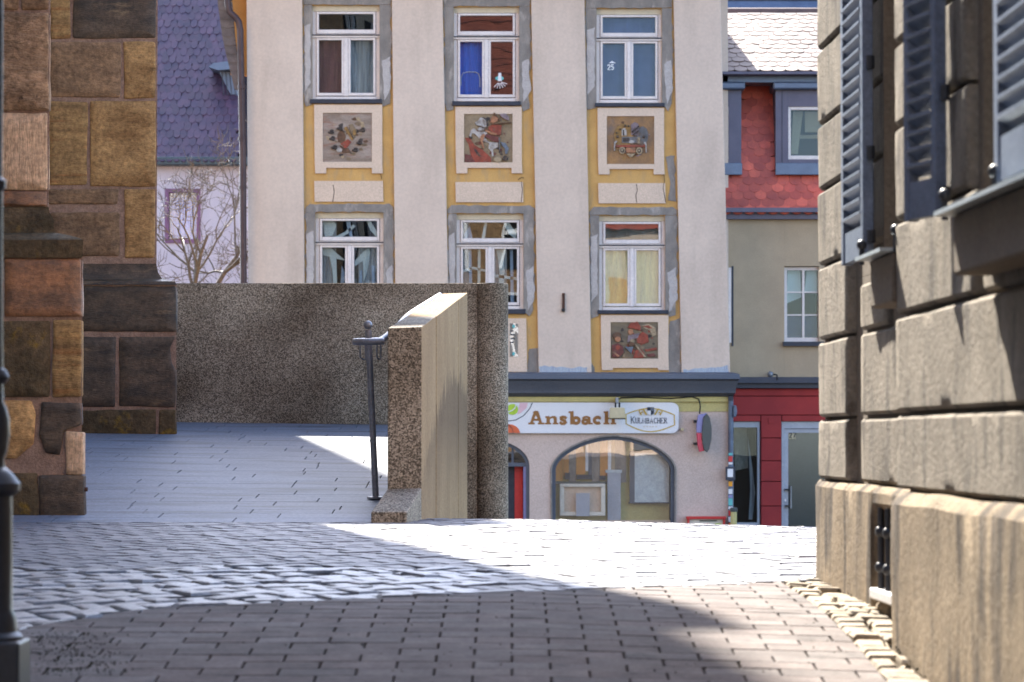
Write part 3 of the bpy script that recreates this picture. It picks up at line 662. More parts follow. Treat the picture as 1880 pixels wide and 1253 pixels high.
# ------------------------------------------------------------------ rusticated lane house on the right
lh = empty('rusticated_house', (1.3, 8, -.55), 'rusticated stone house with louvred shutters at the right edge of the lane', 'house')
ROW = [-.15, .068, .345, .612, .882, 1.12, 1.39, 1.66, 1.93, 2.2]
def sk(fn, d0, d1, z0, z1, off0, off1):
    """box along a lane wall: d range, z range, from off0 (front, negative = proud) to off1 into the wall"""
    return [(fn(d0) + off0, d0, z0), (fn(d0) + off1, d0, z0), (fn(d1) + off1, d1, z0), (fn(d1) + off0, d1, z0)], [(fn(d0) + off0, d0, z1), (fn(d0) + off1, d0, z1), (fn(d1) + off1, d1, z1), (fn(d1) + off0, d1, z1)]
def wavy(name, fn, d0, d1, z0, z1, off, mat, amp=.003, nd=None, parent=None, rim=.011, endcap=True, topw=.0):
    """stone or render face with softly uneven surface and rounded rim, standing on the wall plane"""
    nd = nd or max(4, int(abs(d1 - d0) / .05)); prof = [(.10, 0.0), (rim * .9, 0.0), (rim * .25, rim * .35), (0, rim)]
    nz = 6; m = MB(); zs = []
    sd_ = random.uniform(0, 99)
    hh = z1 - z0
    rows_ = [(off + .12, 0), (off + rim, 0), (off + rim * .5, rim * .42), (off, rim)] + [(off, rim + (hh - 2 * rim) * i / nz) for i in range(1, nz)] + [(off, hh - rim), (off + rim * .5, hh - rim * .42), (off + rim, hh), (off + .12, hh)]
    cols = [(d0, .12), (d0, rim), (d0 + rim * .45, rim * .45), (d0 + rim, 0)] + [(d0 + rim + (d1 - d0 - 2 * rim) * i / nd, 0) for i in range(1, nd)] + [(d1 - rim, 0), (d1 - rim * .45, rim * .45), (d1, rim), (d1, .12)]
    for (o, hz) in rows_:
        for (d, oo) in cols:
            x = fn(d) + max(o, off + oo); z = z0 + hz
            k = noise.noise(Vector((d * 4 + sd_, z * 4, 0))) * amp + noise.noise(Vector((d * 17 + sd_, z * 11, 3))) * amp * .4
            w = noise.noise(Vector((d * 3, sd_, 7))) * topw if hz > hh * .5 else 0
            m.v.append(Vector((x + k, d, z + w)))
    n = len(cols)
    for j in range(len(rows_) - 1):
        for i in range(n - 1): m.f.append((j * n + i, (j + 1) * n + i, (j + 1) * n + i + 1, j * n + i + 1))
    return m.build(name, mat, parent or lh, smooth=True)
G = .006
# back-up walls behind the joints
m = MB()
def fill(fn, d0, d1, z0, z1, o=.034, o2=.34): m.hexa(*sk(fn, d0, d1, z0, z1, o, o2))
fill(Xf, 8.80, 10.07, -.8, .53); fill(Xf, 8.0, 8.799, -.215, .53); fill(Xf, 8.0, 8.799, -.8, -.5); fill(Xf, 8.69, 10.07, .531, 2.2); fill(Xf, 7.9, 10.07, 2.201, 6.5)
fill(Xn, -1, 7.97, -1.6, .53); fill(Xn, 6.92, 7.97, .531, 2.2); fill(Xn, -1, 6.2, .531, 2.2); fill(Xn, -1, 7.97, 2.201, 6.5)
m.build('wall', M['jamb'], lh)
m = MB(); m.hexa(*sk(Xf, 8.655, 8.67, .54, 2.2, .004, .3)); m.build('jamb', M['jamb'], lh); m = MB(); m.hexa(*sk(Xn, 6.895, 6.912, .54, 2.2, .035, .3)); m.build('jamb', M['jamb'], lh)
m = MB(); m.box(1.52, 7, -1, 10.05, -1.6, 6.6); m.build('house_body', M['jamb'], lh)
m = MB(); m.add([(1.0, -1.3, 6.5), (7, -1.3, 6.5), (7, 10.3, 6.5), (1.0, 10.3, 6.5), (4, -1.3, 8.6), (4, 10.3, 8.6)], [(0, 1, 4), (1, 2, 5, 4), (2, 3, 5), (3, 0, 4, 5), (3, 2, 1, 0)]); m.build('roof', M['tile_red'], lh)
for i in range(len(ROW) - 1):
    z0, z1 = ROW[i] + G, ROW[i + 1] - G
    wavy('stone_block', Xf, 9.42, 10.1, z0, z1, 0, M['ash'])
    wavy('stone_block', Xf, 8.0 if z1 < .54 else 8.68, 9.20, z0, min(z1, z1 if z1 < .5 or z0 > .6 else .5), .012, M['ash'])
    zz1 = z1 if i != 2 else z1
    if i < 2: wavy('stone_block', Xn, 4.2, 8.0, z0, z1, 0, M['ash'], .004)
    elif i == 2: wavy('stone_block', Xn, 6.85, 8.0, z0, z1, 0, M['ash'], .004); wavy('stone_block', Xn, 4.2, 6.8, z0, .50, .012, M['ash'])
    else:
        wavy('stone_block', Xn, 6.95, 8.0, z0, z1, 0, M['ash'])
        wavy('stone_block', Xn, 4.2, 6.18, z0, z1, 0, M['ash'])
# plinths with the cellar opening
wavy('plinth', Xf, 8.80, 10.12, -.75, -.152, -.014, M['ash_pl'], .005, topw=.006, rim=.022)
wavy('plinth', Xf, 7.95, 8.795, -.222, -.152, -.014, M['ash_pl'], .006, rim=.02)
wavy('plinth', Xf, 7.95, 8.795, -.75, -.50, -.008, M['ash_pl'], .006, rim=.02)
wavy('plinth', Xn, 4.2, 7.93, -1.2, -.150, -.032, M['ash_pl'], .005, topw=.006, rim=.034)
m = MB(); m.hexa(*sk(Xf, 8.2, 8.77, -.499, -.465, -.03, .1)); m.build('cellar_sill', M['signw'], lh, bevel=.006)
for d in (8.70, 8.56, 8.42):
    x = Xf(d) - .004
    m = MB().tube([(x, d, -.50), (x, d, -.215)], .010, 8)
    for z in (-.29, -.40): m.ball((x, d, z), .019)
    m.build('cellar_bar', M['iron'], lh, smooth=True)
# windows: sill, apron, frame and pane in each recess
for fn, d0, d1, sd0, ad0, nm in ((Xf, 7.98, 8.68, 8.47, 8.40, 'window'), (Xn, 6.22, 6.90, 6.75, 6.69, 'window')):
    w = group_part(nm, (fn(d0) + .25, (d0 + d1) / 2, .55), lh)
    m = MB(); b, t = sk(fn, d0 + .03 if fn is Xf else d0 - .9, sd0, .531, .542, -.115, .2); m.hexa(b, t); m.build('sill', M['zinc_l'], w)
    m = MB(); b, t = sk(fn, d0 + .03 if fn is Xf else d0 - .85, ad0, .385, .530, -.08, .1); m.hexa(b, t); m.build('apron', M['jamb'], w, bevel=.008)
    m = MB(); m.hexa(*sk(fn, d0, d0 + .06, .54, 2.2, .2, .25)); m.hexa(*sk(fn, d1 - .06, d1, .54, 2.2, .2, .25)); m.hexa(*sk(fn, d0 + .061, d1 - .061, .541, .60, .2, .25)); m.build('frame', M['white_frame'], w)
    m = MB(); m.hexa(*sk(fn, d0 + .06, d1 - .06, .6, 2.2, .23, .236)); m.build('pane', M['glass_w'], w)
    for d in (d1 - .05, d0 + .02):
        x = fn(d) - .07; MB().tube([(x, d, .53), (x, d, .585)], [.008, .008], 8).ball((x, d, .592), .016).build('shutter_stop', M['iron'], w, smooth=True)
def shutter(hx, hd, ux, uy, length, z0, z1, far):
    """hinge point (hx,hd), unit direction along the leaf, louvred leaf with solid foot panel"""
    t = .034; nx_, ny_ = -abs(uy), (ux if uy < 0 else -ux)
    nx_, ny_ = (uy, -ux) if uy < 0 else (-uy, ux)
    def pt(s, o): return (hx + ux * s + nx_ * o, hd + uy * s + ny_ * o)
    def bar(m, s0, s1, za, zb, o0=0., o1=t):
        a, b, c, d = pt(s0, o0), pt(s1, o0), pt(s1, o1), pt(s0, o1); m.hexa([(*a, za), (*b, za), (*c, za), (*d, za)], [(*a, zb), (*b, zb), (*c, zb), (*d, zb)])
    w = group_part('shutter', (hx, hd, z0), lh); st = .05 if length > .3 else .03
    m = MB(); bar(m, 0, st, z0, z1); m.build('stile', M['shutter'], w, bevel=.004)
    m = MB(); bar(m, length - st, length, z0, z1); m.build('stile', M['shutter'], w, bevel=.004)
    m = MB(); bar(m, st + .001, length - st - .001, z0 + .004, z0 + .10, .004, t - .004); m.build('foot_panel', M['shutter'], w)
    z = z0 + .115; me = None
    while z < z1 - .02:
        m = MB(); s0, s1 = st - .004, length - st + .004
        a, b, c, d = pt(s0, .002), pt(s1, .002), pt(s1, t + .004), pt(s0, t + .004)
        m.hexa([(*a, z), (*b, z), (*c, z + .024), (*d, z + .024)], [(*a, z + .008), (*b, z + .008), (*c, z + .032), (*d, z + .032)])
        m.build('slat', M['shutter'], w); z += .0425
    for z in (.62, .88, 1.16, 1.44):
        c = pt(-.012, t * .3); MB().tube([(c[0], c[1], z - .02), (c[0], c[1], z + .02)], .013, 8).build('hinge', M['iron'], w)
shutter(1.118, 8.68, 0.0 - .03, 1.0, .46, .558, 1.9, True)
def unit(a, b): l = math.hypot(a, b); return a / l, b / l
ux, uy = unit(-.26, 1); shutter(1.112, 7.17, ux, uy, .21, .565, 1.9, True)
ux, uy = unit(.02, -1); shutter(1.108, 6.26, ux, uy, .46, .565, 1.9, False)
# far end wall of the house, seen mirrored in the shop window
m = MB(); m.box(1.12, 7, 10.051, 10.07, -.8, 6.5); m.build('end_wall', M['plaster'], lh)
for x0, x1, z0, z1, mt in [(1.5, 1.85, .3, 5, 'orange'), (2.2, 2.75, .4, 5, 'orange'), (3.1, 3.5, .4, 5, 'orange'), (3.9, 5.4, -.4, 1.6, 'zinc'), (1.9, 2.1, -.8, 6, 'grey_st'), (3.55, 3.75, -.8, 6, 'ash')]:
    m = MB(); m.box(x0, x1, 10.07, 10.12, z0, z1); m.build('wall_panel', M[mt], lh)
# ------------------------------------------------------------------ painted town house across the street
HD = 49.0
th = empty('town_house', P(900, 1026, HD), 'tall cream and ochre town house with relief tiles between its windows and a shop below', 'house')
def part(name, mat, boxes, parent=None, **k):
    m = MB()
    for b in boxes:
        if isinstance(b[0], (tuple, list)): m.fp(list(b[0]), b[3] if len(b) > 3 else HD, b[1], b[2])
        else: m.fb(*b[:4], b[6] if len(b) > 6 else HD, b[4], b[5])
    return m.build(name, M[mat], parent or th, **k)
a = P(455, 1030, 49.95); b_ = P(1336, -45, 49.95)
m = MB(); m.box(a.x, b_.x, 49.95, 53.2, -2.12, b_.z); m.build('house_body', M['plaster'], th)
part('interior', 'dark', [(540, -20, 1245, 690, -.94, -.90), (760, 780, 1300, 1030, -.94, -.90)])
m = MB(); zt = b_.z; m.add([(a.x - .4, 48.5, zt), (b_.x + .05, 48.5, zt), (b_.x + .05, 53.4, zt), (a.x - .4, 53.4, zt), (a.x - .4, 51, zt + .7), (b_.x + .05, 51, zt + .7)], [(0, 1, 5, 4), (1, 2, 5), (2, 3, 4, 5), (3, 0, 4), (3, 2, 1, 0)]); m.build('roof', M['tile_red'], th)
# pilasters (edges lean slightly, as the old front does)
PIL = [((453, -45), (555, -45), (561, 690), (458, 690)), ((719, -45), (812, -45), (826, 690), (728, 690)), ((974, -45), (1072, -45), (1086, 690), (989, 690)), ((1235, -45), (1321, -45), (1340, 690), (1251, 690))]
for q in PIL: part('pilaster', 'plaster', [(q, -.9, .085)], bevel=.012)
def lerpx(x0, x1, y): return x0 + (x1 - x0) * (y + 45) / 735
BAY = [(555, 561, 719, 728), (812, 826, 974, 989), (1072, 1086, 1235, 1251)]
WIN = [[(573, 10, 697, 183), (579, 390, 704, 566)], [(833, 13, 953, 186), (838, 393, 961, 568)], [(1095, 16, 1215, 189), (1100, 396, 1221, 570)]]
def rough_edge(pts, step=9, amp=2.6):
    out = []
    for p, q in zip(pts, pts[1:]):
        n = max(1, int(math.hypot(q[0] - p[0], q[1] - p[1]) / step))
        for i in range(n): out.append((p[0] + (q[0] - p[0]) * i / n + random.uniform(-amp, amp), p[1] + (q[1] - p[1]) * i / n + random.uniform(-amp, amp)))
    out.append(pts[-1]); return out
def window(r, cur, sill, gl='glass_w', refl=(), gl2=None):
    x0, y0, x1, y1 = r; w_, h = x1 - x0, y1 - y0
    X = lambda t: x0 + w_ * t
    Y = lambda t: y0 + h * t
    w = group_part('window', P((x0 + x1) / 2, y1, HD, -.1), th)
    # outer frame
    part('frame', 'white_frame', [(x0, Y(.06), X(.055), y1, -.16, -.07), (X(.945), Y(.06), x1, y1, -.16, -.07), (X(.056), Y(.965), X(.944), y1, -.16, -.055), (X(.056), Y(.30), X(.944), Y(.335), -.16, -.06)], w, bevel=.004)
    part('head_board', 'head_board', [(x0, y0, x1, Y(.06), -.16, -.06)], w)
    part('transom_ledge', 'slate', [(X(-.005), Y(.309), X(1.005), Y(.319), -.06, -.012)], w)
    part('weather_bar', 'white_frame', [(X(.0), Y(.320), X(1.0), Y(.340), -.06, -.03)], w, bevel=.003)
    # sashes
    def sash(a, t, b, u, th_=.034, bt=.03, ):
        part('sash', 'white_frame', [(X(a), Y(t), X(a + th_), Y(u), -.13, -.05), (X(b - th_), Y(t), X(b), Y(u), -.13, -.05), (X(a + th_ + .001), Y(t), X(b - th_ - .001), Y(t + .022), -.13, -.05), (X(a + th_ + .001), Y(u - bt), X(b - th_ - .001), Y(u), -.13, -.046)], w, bevel=.004)
        part('pane', gl, [(X(a + th_ - .004), Y(t + .018), X(b - th_ + .004), Y(u - bt + .004), -.105, -.098)], w)
    sash(.062, .065, .938, .297, .034, .042)
    g0 = gl; gl = gl2 or gl; sash(.062, .343, .468, .957); gl = g0; sash(.532, .343, .938, .957)
    part('mullion', 'white_frame', [(X(.470), Y(.343), X(.530), Y(.962), -.13, -.035)], w, bevel=.005)
    for (poly, mt) in refl: part('drape', mt, [([(X(a_), Y(b_)) for a_, b_ in poly], -.175, -.165)], w)  # flat pale shapes behind the glass, painting its blue-white reflections
    for (a, b, t, u, mt) in cur: 
        m = MB(); n = 14; xa, xb = X(a), X(b)
        for i in range(n + 1):
            for y in (Y(t), Y(u)): p = P(xa + (xb - xa) * i / n, y, HD, -.20 + .018 * math.sin(i * 2.1 + a * 9)); m.v.append(p)
        for i in range(n): m.f.append((2 * i, 2 * i + 1, 2 * i + 3, 2 * i + 2))
        m.build('curtain', M[mt], w, smooth='all')  # with navy_back this is the sheet painting the sky reflection
    part('sill', 'slate', [(sill[0], sill[1], sill[2], sill[3], -.1, .07)], w, bevel=.006)
    return w
CUR = [[[(.06, .5, .34, .96, 'curt_dark'), (.5, .94, .34, .96, 'curtain')], [(.06, .3, .05, .96, 'curtain'), (.62, .94, .3, .96, 'curtain')]],
       [[(.06, .5, .34, .96, 'curt_blue')], [(.06, .2, .05, .96, 'curtain'), (.55, .75, .3, .96, 'curtain')]],
       [[(.06, .94, .03, .96, 'curt_navy')], [(.06, .94, .34, .96, 'curt_yel'), (.06, .94, .05, .30, 'grey_g')]]]  # navy sheet paints the dark sky reflection in the top right panes
SILL = [[(569, 183, 701, 191), (575, 566, 709, 574)], [(830, 187, 956, 195), (835, 568, 965, 577)], [(1092, 190, 1220, 197), (1097, 570, 1227, 577)]]
wins = []
PALE_REFL = {(0, 1): [([(.10, .08), (.26, .08), (.30, .14), (.24, .24), (.13, .25)], 'signw'), ([(.28, .25), (.42, .20), (.55, .12), (.58, .14), (.46, .22), (.34, .27)], 'signw'), ([(.44, .08), (.50, .08), (.54, .26), (.50, .26)], 'drape_b'), ([(.74, .08), (.80, .08), (.90, .2), (.90, .26), (.80, .18)], 'signw'),
  ([(.10, .36), (.22, .36), (.30, .42), (.44, .50), (.30, .48), (.31, .75), (.36, .95), (.28, .95), (.24, .60), (.20, .46), (.10, .44)], 'signw'), ([(.10, .88), (.26, .80), (.26, .83), (.10, .92)], 'signw'), ([(.38, .55), (.42, .62), (.40, .95), (.34, .95)], 'drape_b'),
  ([(.57, .50), (.70, .40), (.78, .37), (.80, .41), (.76, .60), (.70, .72), (.69, .50), (.57, .56)], 'signw'), ([(.64, .60), (.68, .60), (.68, .95), (.62, .95)], 'drape_b'), ([(.82, .55), (.86, .55), (.88, .95), (.83, .95)], 'drape_b')],
 (1, 1): [([(.12, .20), (.20, .12), (.24, .26), (.12, .26)], 'drape_b'), ([(.42, .08), (.46, .08), (.42, .26), (.37, .26)], 'signw'), ([(.70, .08), (.78, .08), (.90, .20), (.88, .26), (.78, .20)], 'signw'),
  ([(.18, .36), (.22, .36), (.24, .95), (.19, .95)], 'drape_b'), ([(.32, .36), (.36, .36), (.35, .95), (.31, .95)], 'signw'), ([(.10, .58), (.25, .55), (.44, .58), (.44, .605), (.25, .575), (.10, .61)], 'signw'),
  ([(.58, .36), (.74, .36), (.70, .46), (.72, .60), (.70, .95), (.60, .95), (.64, .60), (.62, .46)], 'signw'), ([(.57, .63), (.90, .66), (.90, .69), (.57, .66)], 'signw'), ([(.80, .36), (.84, .36), (.86, .95), (.81, .95)], 'drape_b')]}
for k, (l0, l1, r0, r1) in enumerate(BAY):
    (ax0, ay0, ax1, ay1), (bx0, by0, bx1, by1) = WIN[k]
    Lx = lambda y: lerpx(l0, l1, y) - 1
    Rx = lambda y: lerpx(r0, r1, y) + 1
    q = lambda xa, ya, xb, yb: [(xa(ya) if callable(xa) else xa, ya), (xb(ya) if callable(xb) else xb, ya), (xb(yb) if callable(xb) else xb, yb), (xa(yb) if callable(xa) else xa, yb)]
    part('bay_wall', 'yellow', [(q(Lx, -45, Rx, ay0), -.9, 0), (q(Lx, ay0 + .05, ax0, ay1), -.9, 0), (q(ax1, ay0 + .05, Rx, ay1), -.9, 0), (q(Lx, ay1 + .05, Rx, by0), -.9, 0), (q(Lx, by0 + .05, bx0, by1), -.9, 0), (q(bx1, by0 + .05, Rx, by1), -.9, 0), (q(Lx, by1 + .05, Rx, 692), -.9, 0)])
    # weathered stone surrounds with torn outlines
    for j, (x0, y0, x1, y1) in enumerate(WIN[k]):
        t = -60 if j == 0 else y0 - random.choice([15, 17])
        e = 16 + 3 * (j == 0); lo = y1 + random.choice([14, 20])
        bo = min(Rx(y0) - 3, x1 + 24); bl = max(Lx(y0) + 3, x0 - 20)
        part('stone_surround', 'grey_st', [(rough_edge([(x0, y0 - .5), (x1, y0 - .5), (bo, y0 - .5), (bo, t + 6), (bo - 8, t), (bl + 8, t), (bl, t + 8), (bl, y0 - .5)], 10, 1.2), 0, .030)], smooth=False)
        part('stone_surround', 'grey_st', [(rough_edge([(x0, y0), (bl, y0)], 6, .2)[:-1] + rough_edge([(bl, y0), (bl + 1, (y0 + y1) / 2), (bl - 1, y1 - 12), (bl + 4, lo), (x0 - 1, lo - 4)], 8, 2.0) + [(x0, y1)], 0, .027)])
        part('stone_surround', 'grey_st', [([(x1, y0), (x1, y1)] + rough_edge([(x1 + 4, y1 + 6), (x1 + 9, lo), (bo - 3, lo - 6), (bo + 1, (y0 + y1) / 2), (bo, y0)], 8, 2.2), 0, .028)])
        if random.random() < .9: part('repair_patch', 'patch', [(rough_edge([(x1 + 5, y1 - 70), (bo - 2, y1 - 78), (bo + 1, y1 - 20), (x1 + 8, y1 + 4), (x1 + 5, y1 - 70)], 7, 1.6)[:-1], .02, .036)])
        if random.random() < .7: part('repair_patch', 'patch', [(rough_edge([(bl + 2, y0 + 40), (x0 - 3, y0 + 34), (x0 - 3, y1 - 30), (bl + 3, y1 - 14), (bl + 2, y0 + 40)], 7, 1.2)[:-1], .02, .034)])
    for j in (0, 1): wins.append(window(WIN[k][j], CUR[k][j], SILL[k][j], 'glass_b' if (k, j) == (2, 0) else 'glass_w', PALE_REFL.get((k, j), ()), 'glass_b' if (k, j) == (1, 0) else None))
# cream panels with relief tiles
PAN = [((577, 193, 702, 319), (593, 208, 683, 298)), ((836, 197, 958, 319), (852, 210, 941, 299)), ((1097, 199, 1219, 321), (1114, 214, 1201, 302)), ((1103, 579, 1227, 680), (1121, 592, 1208, 659))]
def el(cx, cy, rx, ry, n=14, a0=0, a1=360): return [(cx + rx * math.cos(R(a0 + (a1 - a0) * i / n)), cy + ry * math.sin(R(a0 + (a1 - a0) * i / n))) for i in range(n + (0 if a1 - a0 == 360 else 1))]
ART = [
 ((580, 190, 9.642), 'relief_a', [('r_brown', el(455, 600, 75, 110)), ('r_ochre', [(495, 440), (550, 410), (665, 640), (640, 665)]), ('r_tan', [(575, 390), (650, 365), (720, 480), (720, 560), (670, 640), (600, 470)]),
   ('r_red', [(440, 720), (570, 635), (630, 690), (560, 780), (520, 810)]), ('r_brown', [(420, 735), (520, 812), (575, 790), (620, 875), (480, 885)]), ('r_white', el(415, 830, 55, 42)), ('r_dark', [(555, 420), (580, 470), (660, 600), (650, 625)]),
   ('r_ochre', el(685, 520, 28, 55))] + [('r_dark', el(x + dx, y + dy, 34, 20)) for x, y in [(265, 505), (285, 622), (420, 440), (815, 470), (765, 695), (690, 825), (325, 780)] for dx, dy in [(-18, 14), (20, -16), (24, 24)]]),
 ((840, 190, 9.642), 'relief_b', [('r_red', [(130, 610), (220, 620), (300, 740), (450, 830), (590, 960), (600, 1050), (300, 1050), (230, 900), (200, 740)]), ('r_dark', [(280, 790), (340, 830), (420, 950), (360, 930), (300, 850)]),
   ('r_maroon', [(130, 900), (230, 920), (320, 1045), (130, 1045)]), ('r_white', [(205, 580), (240, 480), (290, 445), (350, 500), (540, 510), (480, 620), (560, 690), (720, 700), (720, 780), (630, 820), (640, 940), (610, 950), (600, 860), (545, 800), (560, 720), (480, 690), (390, 630), (300, 540), (250, 540), (235, 600)]),
   ('r_white', [(300, 345), (360, 320), (400, 260), (470, 260), (520, 300), (530, 420), (470, 430), (400, 400), (345, 400)]), ('r_dark', [(430, 250), (520, 270), (550, 380), (515, 435), (500, 310)]), ('r_white', [(350, 460), (400, 420), (480, 440), (470, 490), (370, 490)]),
   ('r_dark', [(350, 395), (400, 410), (480, 440), (470, 452), (390, 425)]), ('r_dark', [(195, 590), (265, 600), (260, 635), (205, 625)]), ('r_blue', [(760, 690), (850, 710), (905, 800), (880, 900), (840, 900), (840, 810), (790, 760)]),
   ('r_maroon', [(480, 590), (510, 550), (740, 600), (745, 700), (620, 680)]), ('r_red', [(540, 430), (620, 380), (780, 390), (770, 560), (700, 570), (560, 480)]), ('r_skin', [(480, 470), (540, 490), (700, 540), (690, 580), (600, 560), (500, 500)]),
   ('r_skin', [(400, 600), (450, 545), (490, 560), (450, 680), (480, 800), (450, 800), (410, 680)]), ('r_skin', [(590, 290), (620, 230), (720, 250), (710, 330), (620, 360), (580, 340)]), ('r_brown', [(630, 200), (650, 165), (700, 220), (770, 300), (750, 330), (690, 250)]),
   ('r_lilac', [(740, 200), (830, 185), (900, 230), (910, 310), (860, 300), (780, 250)]), ('r_grey', [(725, 610), (750, 610), (750, 850), (735, 850)]), ('r_cream', el(710, 1000, 70, 50)), ('r_dark', el(850, 980, 48, 48)), ('r_brown', [(600, 370), (950, 335), (950, 352), (600, 392)])]),
 ((1100, 200, 10.44), 'relief_c', [('r_ochre', el(470, 520, 190, 230)), ('r_grey', el(830, 520, 110, 180)), ('r_lilac', [(610, 515), (610, 310), (670, 262), (740, 280), (765, 350), (765, 520)]), ('r_white', [(430, 520), (430, 400), (490, 370), (525, 430), (525, 520)]), ('r_dark', [(450, 520), (450, 420), (478, 400), (485, 520)]),
   ('r_grey', [(430, 540), (740, 540), (740, 670), (430, 660)]), ('r_dark', [(450, 560), (580, 560), (580, 640), (450, 640)]), ('r_cream', [(735, 550), (785, 560), (785, 680), (735, 680)]), ('r_white', el(620, 640, 55, 32)), ('r_red', [(310, 700), (880, 690), (870, 740), (320, 745)]),
   ('r_white', [(285, 640), (330, 615), (345, 640), (305, 680), (300, 815), (280, 815)]), ('r_white', [(840, 650), (890, 650), (908, 690), (908, 850), (888, 850), (885, 700)]), ('r_cream', el(440, 805, 62, 68)), ('r_dark', el(440, 805, 40, 44)), ('r_cream', el(440, 800, 22, 24)), ('r_cream', el(765, 812, 62, 68)), ('r_dark', el(765, 812, 40, 44)), ('r_cream', el(765, 808, 22, 24)),
   ('r_skin', [(515, 750), (690, 750), (690, 850), (515, 850)]), ('r_cream', [(515, 868), (690, 868), (620, 935), (580, 935)]), ('r_dark', el(350, 540, 24, 24)), ('r_dark', el(560, 340, 18, 18)), ('r_dark', el(400, 400, 16, 16)), ('r_dark', el(855, 540, 24, 24)), ('r_dark', el(330, 470, 14, 14)), ('r_dark', el(495, 335, 16, 16)),
   ('r_dark', [(620, 440), (760, 330), (765, 350), (625, 470)]), ('r_dark', [(640, 500), (760, 420), (760, 440), (660, 515)])]),
 ((1105, 575, 10.44), 'relief_d', [('r_tan', [(400, 760), (480, 730), (560, 870), (380, 870)]), ('r_cream', [(760, 240), (900, 210), (1030, 290), (1040, 420), (970, 460), (920, 340), (800, 290)]), ('r_red', [(770, 255), (890, 235), (980, 300), (900, 300)]), ('r_red', [(820, 700), (1050, 660), (1050, 710), (840, 745)]), ('r_maroon', [(860, 790), (1000, 770), (1040, 830), (900, 850)]),
   ('r_red', [(640, 480), (780, 360), (880, 420), (900, 560), (800, 600), (680, 580)]), ('r_lilac', [(500, 440), (560, 420), (720, 390), (690, 480), (540, 540), (490, 570)]), ('r_skin', el(550, 365, 50, 58)), ('r_red', [(490, 290), (540, 200), (680, 165), (750, 280), (740, 345), (600, 300)]), ('r_cream', el(585, 535, 50, 34)),
   ('r_blue', [(440, 650), (600, 650), (560, 780), (500, 720)]), ('r_red', [(600, 865), (640, 720), (760, 690), (820, 800), (800, 860)]), ('r_cream', [(620, 610), (650, 600), (850, 850), (810, 850)]), ('r_brown', el(290, 440, 82, 72)), ('r_skin', el(305, 505, 55, 55)), ('r_maroon', [(190, 620), (300, 580), (400, 640), (420, 760), (320, 865), (200, 845)]), ('r_red', el(305, 670, 48, 52)), ('r_skin', [(200, 760), (230, 745), (340, 820), (310, 845)]), ('r_brown', el(560, 600, 70, 40))])]
TL = ['sandy relief tile with a shell of brown and red petals', 'relief tile with a rider in red on a rearing white horse', 'ochre relief tile with a tower, arch and scrolled base', 'reddish relief tile with a bearded man in red cap and a child']
for k, ((x0, y0, x1, y1), (a, b, c, d)) in enumerate(PAN):
    nt = 10 if k < 3 else 4
    part('cream_panel', 'cream', [([(x0, y0), (x1, y0), (x1 + 1, y1), (x1 - 19, y1), (x1 - 19, y1 - nt), (x0 + 22, y1 - nt), (x0 + 22, y1), (x0 + 2, y1)][0:2] + [(x1, b), (x0, b)], -.0, .040), ([(x0, b), (a, b), (a, d), (x0 + 1, d)], 0, .040), ([(c, b), (x1, b), (x1, d), (c, d)], 0, .040), ([(x0 + 1, d), (x1, d), (x1 + 1, y1), (x1 - 19, y1), (x1 - 19, y1 - nt), (x0 + 22, y1 - nt), (x0 + 22, y1), (x0 + 2, y1)], 0, .040)])
    (ox, oy, sc), bgm, shapes = ART[k]
    t = part('relief_tile', bgm, [(a, b, c, d, 0, .020)]); t['label'] = TL[k]
    rnd = random.Random(k); side = c - a
    for i in range(34):
        an = rnd.uniform(0, 6.28); rd = rnd.uniform(.05, .44) * side; fx, fy = (a + c) / 2 + rd * math.cos(an) * .98, (b + d) / 2 + rd * math.sin(an) * (d - b) / side; s_ = rnd.uniform(2.2, 5.5)
        n_ = rnd.choice([4, 5, 6]); po = [(min(c - 1, max(a + 1, fx + s_ * rnd.uniform(.6, 1.3) * math.cos(6.283 * q / n_ + an))), min(d - 1, max(b + 1, fy + s_ * rnd.uniform(.4, 1) * math.sin(6.283 * q / n_ + an)))) for q in range(n_)]
        part('relief_chip', rnd.choice([['r_brown', 'r_tan', 'r_cream', 'r_dark'], ['r_tan', 'r_brown', 'r_maroon', 'r_dark'], ['r_ochre', 'r_brown', 'r_grey', 'r_lilac'], ['r_red', 'r_brown', 'r_cream', 'r_dark', 'r_tan']][k]), [(po, .012, .0215 + .0002 * i)], t)
    for i, (mt, poly) in enumerate(shapes):
        part('relief_figure', mt, [([(ox + x / sc, oy + y / sc) for x, y in poly], .012, .030 + .0022 * i)], t, bevel=.004, seg=1)
for k, (x0, y0, x1, y1) in enumerate([(577, 333, 703, 371), (836, 335, 960, 372), (1098, 337, 1221, 374)]):
    part('cream_panel', 'cream', [([(x0, y0), (x1, y0), (x1 + 1, y1), (x0 + 1, y1)], 0, .036)])
part('cream_panel', 'cream', [([(838, 585), (966, 585), (968, 683), (840, 683)], 0, .034)])
part('plaque', 'glass_d', [([(936, 594), (951, 595), (951, 656), (936, 655)], .04, .047)])
for y in (600, 650): part('plaque_fixing', 'teal', [(el(943, y, 2.6, 3.2), .047, .06)])
for y in (607, 614, 621, 628): part('plaque_print', 'navy', [(937, y, 937 + random.choice([6, 8, 9]), y + 2.2, .0475, .0505)])
